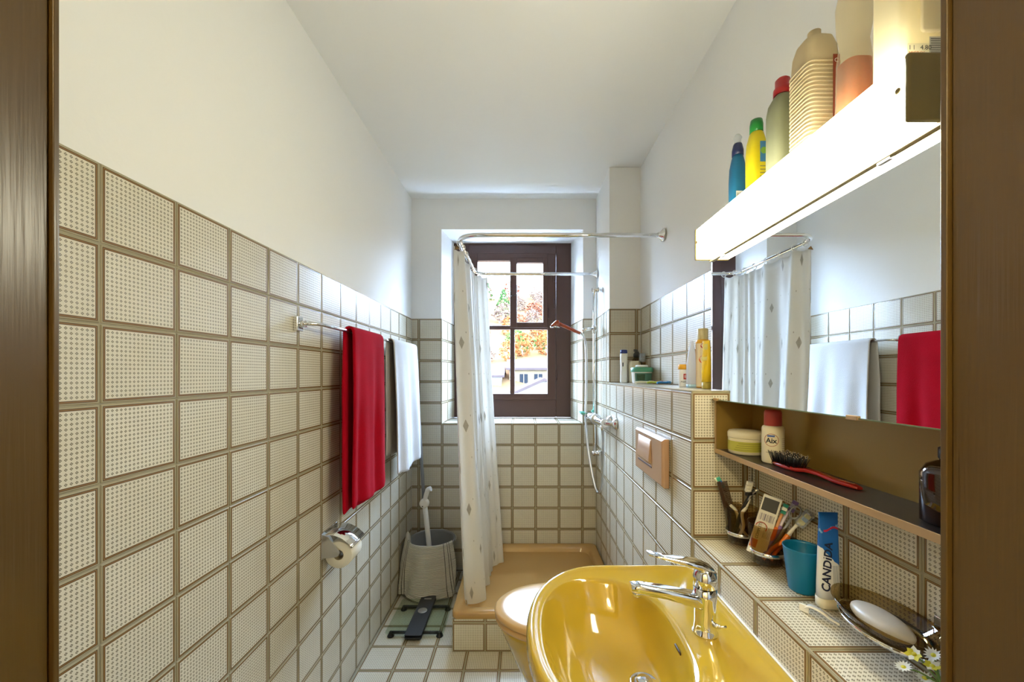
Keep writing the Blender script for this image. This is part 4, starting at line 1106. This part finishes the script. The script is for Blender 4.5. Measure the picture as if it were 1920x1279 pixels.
    lettering('B', .013, w, b, fn=cylfn(.0256, .103, -PI * .60))
    # yellow tube on its cap
    b = thing('cream_tube', 'yellow tube standing on its cap next to the mirror edge', 'tube', (.634, 1.385, ZU), (0, 0, -PI / 2 + .35), group=G)
    ym = mat('tube_yellow', '#e6c016', .3)
    MB().rrloft([(.024, .0165, .0135, .012), (.06, .0165, .0125, .012), (.12, .0160, .0075, .007), (.158, .0155, .0018, .0016), (.166, .0155, .0015, .0014)]).build('tube', ym, b, local=True)
    MB().rrloft([(0, .013, .0125, .011), (.003, .0145, .0135, .012), (.0235, .0145, .0135, .012)]).build('cap', mat('tube_cap_olive', '#a8963c', .4), b, local=True)
    MB().add([(-.012, -.0098, .098), (.012, -.0098, .098), (.009, -.0028, .155), (-.006, -.0028, .155)], [(0, 1, 2, 3)]).build('label', mat('tube_label_pale', '#d8c860', .4), b, local=True)
ledge_items()

# ================================================================== things on the cabinet shelf
ZS = CZ0 + .0135
def shelf_items():
    G = 'things on the mirror cabinet shelf'
    b = thing('cream_jar', 'wide white cream jar with pale green label on the cabinet shelf', 'jar', (.660, 1.188, ZS), group=G)
    MB().lathe([(.044, 0), (.047, .003), (.0475, .044), (.0475, .046)], 36).build('jar', M['cream'], b, local=True)
    MB().lathe([(.0482, .046), (.0488, .048), (.0488, .060), (.045, .066), (.004, .068)], 36).build('lid', M['cream'], b, local=True)
    mb = MB(); arc_patch(mb, .0477, PI * .6, PI * 1.98, .010, .038, 40); mb.build('label', mat('label_lime', '#b5b34a', .5), b, local=True)
    mb = MB()
    for k in range(4): arc_patch(mb, .0479, PI * (1.12 + k * .03), PI * (1.75 - k * .05), .014 + k * .006, .0152 + k * .006, 20)
    mb.build('fine_print', mat('print_olive', '#7d7a30', .6), b, local=True)
    b = thing('deodorant_can', 'white spray can with pink cap and dark lettering on the cabinet shelf', 'can', (.660, 1.060, ZS), group=G)
    MB().lathe([(.023, 0), (.0255, .003), (.0262, .010), (.0262, .088), (.0245, .095), (.020, .098)], 32).build('can', M['cream'], b, local=True)
    MB().lathe([(.0205, .098), (.0205, .132), (.018, .138), (.004, .139)], 28).build('cap', mat('cap_coral', '#c04a48', .4), b, local=True)
    ca = -PI * .72
    def ell(a, c_, w_, z): return [(.0265 * math.cos(ca + a * math.cos(q) / .0265), .0265 * math.sin(ca + a * math.cos(q) / .0265), z + c_ * math.sin(q)) for q in [2 * PI * k / 24 for k in range(25)]]
    MB().tube(ell(.0165, .016, 0, .062), .0006, 5).build('logo_ring', mat('logo_ring_red', '#a8483c', .5), b, local=True)
    mb = MB(); arc_patch(mb, .0265, ca - .35, ca + .30, .070, .075, 8); mb.build('logo_swirl', mat('logo_blue', '#4a62a8', .5), b, local=True)
    lettering('Aix', .018, M['black'], b, fn=cylfn(.0268, .060, ca), bold=.025)
    mb = MB()
    for k in range(7): arc_patch(mb, .0264, ca + .95, ca + 1.5, .035 + k * .005, .0365 + k * .005, 5)
    arc_patch(mb, .0264, ca - .5, ca + .6, .029, .0305, 8); mb.build('fine_print', mat('print_rose', '#a89a8c', .6), b, local=True)
    # hairbrush
    h = thing('hairbrush', 'red hairbrush with black bristles lying on the cabinet shelf', 'hairbrush', (.662, .93, ZS), group=G)
    rm = mat('brush_red', '#9c2018', .25, coat=.3)
    secs = [(1.052, .660, .003, .008), (1.045, .660, .015, .009), (1.02, .660, .021, .010), (.985, .661, .021, .010), (.955, .662, .016, .010), (.935, .664, .010, .009), (.905, .668, .009, .008), (.86, .672, .0105, .008), (.825, .676, .0105, .008), (.808, .678, .006, .005)]
    rings = []
    for y, x, w_, t_ in secs:
        zc = ZS + .0005 + t_ / 2 + (.004 if y < .95 and y > .88 else 0)
        rings.append([(x + a, y, zc + c_) for a, c_ in rr(w_, t_ / 2, t_ * .45, 3)])
    MB().loft(rings).build('back', rm, h)
    mb = MB(); pin = MB(); rnd = random.Random(8)
    for i in range(19):
        for j in range(9):
            y = .955 + i * .0053; x0 = .661 + (j - 4) * .0044
            w_ = .020 * math.sin(min(1, (i + 2) / 6) * PI / 2) * (1 if i < 16 else .75)
            if abs(x0 - .661) > w_: continue
            p = Vector((x0, y, ZS + .008)); d = Vector(((x0 - .661) * 12 + rnd.uniform(-.1, .1), (i - 9) * .045 + rnd.uniform(-.1, .1), 1)).normalized() * rnd.uniform(.027, .031)
            mb.tube([p, p + d], [.0013, .0009], 4)
            pin.lathe([(.0003, -.0011), (.0011, 0), (.0003, .0011)], 5, tuple(p + d))
    o = mb.build('bristles', M['black'], h); o['kind'] = 'stuff'
    o = pin.build('bristle_tips', mat('bristle_tip', '#b8a890', .4), h); o['kind'] = 'stuff'
    # amber bottle
    b = thing('amber_bottle', 'brown glass bottle with black collar and red top on the cabinet shelf', 'bottle', (.664, .622, ZS), group=G)
    am = NT('amber_glass'); am.b.inputs['Base Color'].default_value = hexc('#2c1606'); am.b.inputs['Roughness'].default_value = .06; am.b.inputs['Coat Weight'].default_value = .5
    MB().rrloft([(0, .030, .028, .022), (.003, .034, .032, .024), (.078, .034, .032, .024), (.092, .028, .026, .022), (.099, .014, .014, .013), (.104, .012, .012, .0115)], n=6).build('body', am.m, b, local=True)
    MB().lathe([(.0145, .101), (.0155, .103), (.0155, .118), (.011, .121), (.011, .127)], 22).build('collar', M['black'], b, local=True)
    MB().lathe([(.0085, .127), (.0085, .146), (.005, .150)], 18).build('nozzle', mat('nozzle_red', '#a01c1c', .4), b, local=True)
shelf_items()

# ================================================================== things on the sink ledge
ZD = ZL2 + .001
def tumblers():
    for k, (y, lab) in enumerate(((1.195, 'smoked glass tumbler nearest the yellowish tile corner'), (1.068, 'smoked glass tumbler next to the blue cup'))):
        x = .650; z = .931
        h = thing('tumbler_holder', ('chrome ring holder of the tumbler by the corner' if k == 0 else 'chrome ring holder of the tumbler by the blue cup'), 'holder', (x, y, z + .02), group='chrome tumbler holders')
        MB().lathe([(.0412, .026), (.0428, .026), (.0432, .036), (.0416, .036), (.0412, .026)], 36, (x, y, z), cap0=False, cap1=False).build('ring', M['chrome'], h)
        MB().tube([(x + .040, y - .005, z + .031), (XR - .014, y - .005, z + .031)], .006, 10).build('arm', M['chrome'], h)
        MB().rrloft([(0, .012, .024, .006), (.010, .012, .024, .006), (.014, .009, .020, .005)], M=frame((XR - .001, y - .005, z + .040), (0, 1, 0), (0, 0, 1)) @ Matrix.Rotation(PI, 4, 'Y')).build('wall_plate', M['dark'], h)
        t = thing('tumbler', lab, 'tumbler', (x, y, z), group='smoked tumblers')
        prof = [(.034, 0), (.0365, .003), (.0385, .024), (.0408, .0262), (.0408, .030), (.0412, .036), (.046, .1), (.0468, .104), (.0452, .104), (.0440, .1), (.0388, .034), (.0365, .026), (.0345, .008), (.004, .007)]
        MB().lathe(prof, 40, cap0=True, cap1=True).build('glass', M['smoke'], t, local=True)
        MB().lathe([(.034, .0005), (.0355, .002), (.036, .010), (.034, .012), (.004, .012)], 36).build('base', M['smokedark'], t, local=True)
    # toothbrush: local -> from bottom point A to head point Bp, bristles towards side
    def brush(lab, A, Bp, side, c1, c2, cb, cap=None, bend=.006):
        A, Bp, side = Vector(A), Vector(Bp), Vector(side).normalized()
        t = thing('toothbrush', lab, 'toothbrush', tuple(A), group='toothbrushes in the tumblers')
        d = Bp - A; L = d.length; n = d.normalized(); side = (side - n * side.dot(n)).normalized(); w = n.cross(side)
        P = lambda s, o=0: A + d * s + side * o
        MB().tube(cr([P(0), P(.2, -bend), P(.42, bend), P(.55, 0)], 6), [.0050, .0062], 10, flat=.8).build('handle', mat('brush_' + c1.strip('#'), c1, .3), t)
        MB().tube(cr([P(.55), P(.7, -bend * .5), P(.84), P(1.0)], 6), [.0042, .0036], 10, flat=.9).build('neck', mat('neck_' + c2.strip('#'), c2, .3), t)
        for s0, c_ in ((.82, cb[0]), (.88, cb[1]), (.94, cb[0])):
            mb = MB(); q = [P(s0) + w * a + n * b_ * L for a, b_ in ((-.0055, 0), (.0055, 0), (.0055, .052), (-.0055, .052))]
            mb.loft([[p + side * .003 for p in q], [p + side * .0135 for p in q]], smooth=False)
            mb.build('bristles', mat('bristle_' + c_.strip('#'), c_, .7, bump=.6, bscale=900), t)
        if cap:
            mb = MB(); q = [P(s0) + w * a for s0, a in ((.78, -.009), (.78, .009), (1.04, .010), (1.04, -.010))]
            mb.loft([[p - side * .007 for p in q], [p + side * .017 for p in q]], smooth=False).build('travel_cap', cap, t, bevel=.002)
        return t
    g1, g2 = (.650, 1.195), (.650, 1.068); zb = .946
    brush('white toothbrush with green and blue bristles leaning left in the corner tumbler', (.668, 1.185, zb), (.588, 1.228, 1.112), (1, -.5, .3), '#dcd9c8', '#dfe3cc', ('#3f9f86', '#2f6fb0'))
    brush('plain white toothbrush upright in the corner tumbler', (.640, 1.192, zb), (.665, 1.162, 1.118), (-1, .15, 0), '#e2dccb', '#e8e4d6', ('#e9e6dc', '#e4e0d4'))
    c = thing('pocket_comb', 'brown translucent comb standing in the corner tumbler', 'comb', (.640, 1.205, zb), group='things in the tumblers')
    cm = mat('comb_brown', '#3f2c1c', .3)
    Mx = Matrix.Translation((.641, 1.206, zb + .004)) @ Matrix.Rotation(-.26, 4, 'Y')
    MB().box(-.016, -.006, -.0015, .0015, 0, .165, M=Mx).build('spine', cm, c)
    for k in range(46): MB().box(-.006, .014, -.0010, .0010, .006 + k * .0034, .0080 + k * .0034, M=Mx).build('tooth', cm, c)
    r = thing('safety_razor', 'black and silver razor in the corner tumbler', 'razor', (.665, 1.175, zb), group='things in the tumblers')
    MB().tube(cr([(.636, 1.205, zb + .006), (.645, 1.185, 1.02), (.662, 1.170, 1.075), (.672, 1.164, 1.094)], 6), [.006, .0052], 10).build('handle', M['black'], r)
    MB().tube(cr([(.650, 1.178, 1.04), (.664, 1.166, 1.080), (.680, 1.160, 1.098)], 5), .0035, 8).build('grip', M['steel'], r)
    MB().box(-.020, .020, -.005, .005, -.004, .006, M=Matrix.Translation((.662, 1.166, 1.083)) @ Matrix.Rotation(.5, 4, 'Z')).build('head', M['black'], r, bevel=.002)
    # toothpaste carton in the second tumbler
    p = thing('toothpaste_carton', 'white printed toothpaste carton leaning in the tumbler by the blue cup', 'carton', (.645, 1.075, zb), group='things in the tumblers')
    U_ = Vector((.30, -.02, 1)).normalized(); X_ = Vector((.86, -.50, -.26)); X_ = (X_ - U_ * X_.dot(U_)).normalized(); N_ = X_.cross(U_)
    O_ = Vector((.622, 1.074, zb + .004)); Fm = Matrix(((X_.x, U_.x, N_.x, O_.x), (X_.y, U_.y, N_.y, O_.y), (X_.z, U_.z, N_.z, O_.z), (0, 0, 0, 1)))
    L_ = .160; hw = .0215
    MB().box(-hw, hw, 0, L_, -.006, .006, M=Fm).build('box', mat('carton_white', '#d9d6cb', .45), p, bevel=.001)
    MB().box(-hw * .86, hw * .78, L_ * .74, L_ * .955, .0062, .0066, M=Fm).build('print_panel', mat('carton_dark', '#3b3a38', .5), p)
    mb = MB()
    for k, w_ in enumerate((1, 3, 1, 2, 4, 1, 2, 1, 3, 2, 1, 2)): mb.box(-hw * .8 + k * .0029, -hw * .8 + k * .0029 + w_ * .0005, L_ * .575, L_ * .69, .0062, .0066, M=Fm)
    mb.build('barcode', mat('carton_violet', '#56506c', .5), p)
    MB().tube([Fm @ Vector((-.006 + .013 * math.cos(q), L_ * .46 + .013 * math.sin(q), .0064)) for q in [-.5 + 3.6 * k / 16 for k in range(17)]], .0012, 5).build('logo_arc', mat('carton_red', '#b84a30', .5), p)
    lettering('COMPLETE', .0095, M['black'], p, Fm @ frame((-.009, L_ * .40, .0067), (0, 1, 0), (-1, 0, 0)), local=False)
    mb = MB()
    for k in range(6): mb.box(.002 + k * .0028, .003 + k * .0028, L_ * .30, L_ * (.50 - (k % 3) * .03), .0062, .0066, M=Fm)
    mb.build('fine_print', mat('carton_grey', '#8f8c86', .6), p)
    MB().box(-hw * .95, -hw * .2, L_ * .10, L_ * .24, .0062, .0066, M=Fm).build('print_band', mat('carton_orange', '#c8682c', .5), p)
    brush('toothbrush with teal and white bristles against the printed carton', (.640, 1.062, zb), (.690, 1.052, 1.092), (-.6, -1, 0), '#d86a1c', '#d8a070', ('#1f7f6c', '#e4e4da'))
    brush('purple and white toothbrush in the tumbler by the blue cup', (.632, 1.060, zb), (.712, 1.050, 1.100), (-.2, -1, .2), '#8a6aa8', '#cfc8dc', ('#7a64a0', '#b9b4c8'))
    brush('orange and white toothbrush with clear travel cap in the front tumbler', (.630, 1.052, zb), (.712, 1.000, 1.082), (-.2, -1, .4), '#d8731c', '#e2dccb', ('#d8cf7a', '#7fa6b8'), M['clearplastic'])
    brush('second orange handled toothbrush leaning to the wall in the front tumbler', (.645, 1.045, zb), (.714, 1.022, 1.070), (-.3, -1, .4), '#cf6a18', '#e6dfcc', ('#d9d17f', '#d9d17f'))
    t = thing('tongue_cleaner', 'grey looped tongue cleaner in the tumbler by the blue cup', 'tongue cleaner', (.640, 1.055, zb), group='things in the tumblers')
    a = Vector((.640, 1.056, zb + .004)); b_ = Vector((.690, 1.030, 1.062)); n = (b_ - a).normalized(); s_ = Vector((1, -.6, -.3)); s_ = (s_ - n * s_.dot(n)).normalized()
    MB().tube([a, a.lerp(b_, .5), b_], [.0040, .0032], 8).build('handle', M['grey'], t)
    MB().tube([b_ + n * .016 - n * .017 * math.cos(q) + s_ * .011 * math.sin(q) for q in [2 * PI * k / 20 for k in range(21)]], .0024, 6).build('loop', M['grey'], t)
tumblers()
def sink_ledge():
    c = thing('plastic_cup', 'blue plastic cup standing on the sink ledge', 'cup', (.668, .958, ZD))
    MB().lathe([(.026, 0), (.0285, .001), (.030, .004), (.0410, .098), (.0422, .101), (.0420, .103), (.0402, .103), (.0392, .098), (.0285, .006), (.004, .005)], 44).build('cup', mat('cup_blue', '#0c76a2', .35, trans=(.12, '#1c90bc')), c, local=True)
    # toothpaste tube standing on its cap
    t = thing('toothpaste_tube', 'blue and white toothpaste tube standing on its cap beside the cup', 'toothpaste', (.676, .890, ZD), (0, 0, -.08))
    S = [(.022, .0225, .0150, .014), (.05, .0225, .0140, .013), (.10, .0215, .0105, .010), (.15, .0205, .0065, .006), (.190, .0200, .0022, .002), (.208, .0200, .0012, .0010)]
    T = NT('tube_print'); co = T.node('ShaderNodeTexCoord').outputs['Object']; s_ = T.node('ShaderNodeSeparateXYZ'); T.l(co, s_.inputs[0])
    x, z = s_.outputs[0], s_.outputs[2]
    curve = T.math('ADD', .105, T.math('MULTIPLY', T.math('SUBTRACT', .006, x), 1.1))
    wob = T.math('MULTIPLY', T.math('SUBTRACT', T.noise(60, 3), .5), .012)
    up = T.math('GREATER_THAN', z, T.math('ADD', curve, wob))
    blue = T.mix(T.math('GREATER_THAN', T.noise(70, 3), .62), hexc('#1560b4'), hexc('#7fb0e0'))
    redl = T.math('LESS_THAN', T.math('ABSOLUTE', T.math('SUBTRACT', z, T.math('ADD', .172, T.math('MULTIPLY', T.math('SINE', T.math('MULTIPLY', x, 160)), .004)))), .0022)
    colr = T.mix(up, hexc('#dfe1e4'), T.mix(T.math('MULTIPLY', redl, T.math('GREATER_THAN', x, -.012)), blue, hexc('#c01c3c')))
    T.l(colr, T.b.inputs['Base Color']); T.b.inputs['Roughness'].default_value = .3
    MB().rrloft(S, n=6).build('tube', T.m, t, local=True)
    MB().rrloft([(0, .0215, .0145, .013), (.002, .0235, .0160, .014), (.022, .0238, .0162, .014)], n=6).build('cap', M['cream'], t, local=True)
    # lettering runs up the front face of the tube
    def fn(X, Y):
        z = .092 + X; k = max(0, min(1, (z - .05) / .14))
        yy = -(.0142 - .0112 * k) - .0012
        xx = -.008 - Y + (z - .09) * .10
        return Vector((xx, yy + .004 * (abs(xx) / .0225) ** 3, z))
    lettering('CANDIDA', .0225, mat('tube_navy', '#141c3c', .4), t, fn=fn, shear=.25, sx=1.02, bold=.028)
    def fine(mb_, x0, z0, z1): mb_.add([(x0, -(.0146 - .08 * (z0 - .05)), z0), (x0 + .0012, -(.0146 - .08 * (z0 - .05)), z0), (x0 + .0012, -(.0150 - .08 * (z1 - .05)), z1), (x0, -(.0150 - .08 * (z1 - .05)), z1)], [(0, 1, 2, 3)])
    mb = MB()
    for k in range(4): fine(mb, .003 + k * .0026, .045 + k * .004, .095)
    mb.build('fine_print', mat('tube_grey_print', '#8f98a4', .6), t, local=True)
    # little white clip
    h = thing('plastic_clip', 'small curved white plastic clip lying on the sink ledge', 'clip', (.633, .838, ZD))
    P = cr([(-.022, .030, .012), (-.016, .024, .0165), (-.004, .010, .0140), (.006, -.004, .0065), (.016, -.016, .0022)], 6)
    n = len(P); d = Vector((.55, .45, 0)).normalized(); rings = []
    for i, p in enumerate(P):
        w_ = .0085 - .003 * i / n
        rings.append([p - d * w_ - Vector((0, 0, .001)), p + d * w_ - Vector((0, 0, .001)), p + d * w_ + Vector((0, 0, .001)), p - d * w_ + Vector((0, 0, .001))])
    MB().loft(rings).build('strip', M['white'], h, local=True)
    MB().box(-.002, .002, -.009, .009, 0, .016, M=Matrix.Translation((-.024, .032, 0)) @ Matrix.Rotation(-.9 + PI / 2, 4, 'Z')).build('hook', M['white'], h, local=True, bevel=.001)
    # soap dish in chrome ring, soap
    sx, sy, sz = .658, .730, .952
    def leaf(a, b_, z, n=48):
        out = []
        for k in range(n):
            q = 2 * PI * k / n; ct, st = math.cos(q), math.sin(q)
            y = a * (abs(ct) ** .95) * (1 if ct > 0 else -1); x = b_ * (abs(st) ** 1.25) * (1 if st > 0 else -1)
            out.append((sx + x, sy + y, z))
        return out
    d = thing('soap_dish', 'smoked glass leaf shaped soap dish on the wall above the ledge', 'soap dish', (sx, sy, sz))
    rings = [leaf(.040, .022, sz), leaf(.066, .036, sz + .005), leaf(.088, .050, sz + .020), leaf(.104, .060, sz + .038), leaf(.108, .062, sz + .043), leaf(.105, .060, sz + .044), leaf(.101, .057, sz + .039), leaf(.084, .046, sz + .022), leaf(.062, .032, sz + .009), leaf(.03, .015, sz + .007)]
    MB().loft(rings).build('dish', M['smokedark'], d)
    r = thing('soap_dish_holder', 'chrome ring with wall arm carrying the soap dish', 'holder', (sx, sy, sz + .01))
    L0, L1 = leaf(.080, .0465, sz + .010, 40), leaf(.087, .0525, sz + .0205, 40)
    Lo0 = leaf(.083, .0490, sz + .010, 40); Lo1 = leaf(.091, .0555, sz + .0205, 40)
    mb = MB().loft([L0, L1, Lo1, Lo0, L0], False, False); mb.build('ring', M['chrome'], r)
    MB().tube(cr([(sx + .052, sy - .055, sz + .016), (XR - .02, sy - .055, sz + .03), (XR - .004, sy - .055, sz + .04)], 4), .006, 10).build('arm', M['chrome'], r)
    MB().box(XR - .010, XR - .0005, sy - .080, sy - .030, sz + .026, sz + .060).build('wall_plate', M['chrome'], r, bevel=.002)
    s = thing('soap_bar', 'white oval soap bar lying in the smoked soap dish', 'soap', (sx, sy, sz + .011))
    mb = MB(); secs = []
    for k in range(13):
        q = -PI / 2 + PI * k / 12; c_ = max(.02, math.cos(q) ** .7)
        secs.append((sz + .0275 + .0150 * math.sin(q), c_))
    rings = [[(sx - .004 + .029 * c_ * math.cos(2 * PI * k / 36), sy + .004 + .060 * c_ * math.sin(2 * PI * k / 36), z) for k in range(36)] for z, c_ in secs]
    mb.loft(rings).build('soap', mat('soap_white', '#e6dfd2', .35, trans=(.12, '#f0e8d8')), s)
    # posy of flowers in a small glass at the near end of the ledge
    v = thing('posy_glass', 'tiny clear glass holding flowers at the near end of the ledge', 'vase', (.630, .600, ZD))
    MB().lathe([(.014, 0), (.016, .002), (.018, .045), (.0165, .045), (.0145, .004), (.003, .003)], 24).build('glass', M['clearplastic'], v, local=True)
    pw = mat('petal_white', '#e8e8e2', .6, trans=(.3, '#f0f0e8')); py_ = mat('petal_yellow', '#d8cf3a', .6, trans=(.3, '#e8e050')); st_ = mat('stem_green', '#5f7a34', .6)
    rnd = random.Random(6)
    spots = [((.600, .633, .968), 'white', 'white daisy flower leaning lowest over the ledge'), ((.612, .628, .992), 'yellow', 'pale yellow flower at the left of the posy'), ((.624, .612, .985), 'yellow', 'pale yellow flower in the middle of the posy'), ((.634, .620, .996), 'white', 'white flower at the top right of the posy'), ((.618, .618, .962), 'white', 'white flower hanging below the yellow posy flowers')]
    for (p, c_, lab) in spots:
        f = thing('posy_flower', lab, 'flower', p, group='flowers in the posy glass'); p = Vector(p)
        MB().tube(cr([(.630, .600, ZD + .006), (.629, .603, ZD + .042), tuple(p * .5 + Vector((.628, .606, ZD + .055)) * .5), tuple(p)], 5), .0013, 6).build('stem', st_, f)
        ax = Vector((rnd.uniform(-.9, -.2), rnd.uniform(-.5, .1), .8)).normalized(); u_ = ax.orthogonal().normalized(); w_ = ax.cross(u_)
        npet = 14 if c_ == 'white' else 7
        for k in range(npet):
            q = 2 * PI * k / npet; dv = u_ * math.cos(q) + w_ * math.sin(q); sd = ax.cross(dv); L_ = rnd.uniform(.010, .013); wd = .0022 if c_ == 'white' else .0048
            mb = MB().add([p, p + dv * L_ * .5 + sd * wd + ax * .002, p + dv * L_ + ax * .0035, p + dv * L_ * .5 - sd * wd + ax * .002], [(0, 1, 2), (0, 2, 3)])
            mb.build('petal', pw if c_ == 'white' else (py_ if k % 3 else pw), f, solid=.0005)
        MB().lathe([(.0035, 0), (.0034, .0015), (.0008, .003)], 10, M=Matrix.Translation(p) @ ax.to_track_quat('Z', 'Y').to_matrix().to_4x4()).build('flower_centre', py_, f)
sink_ledge()
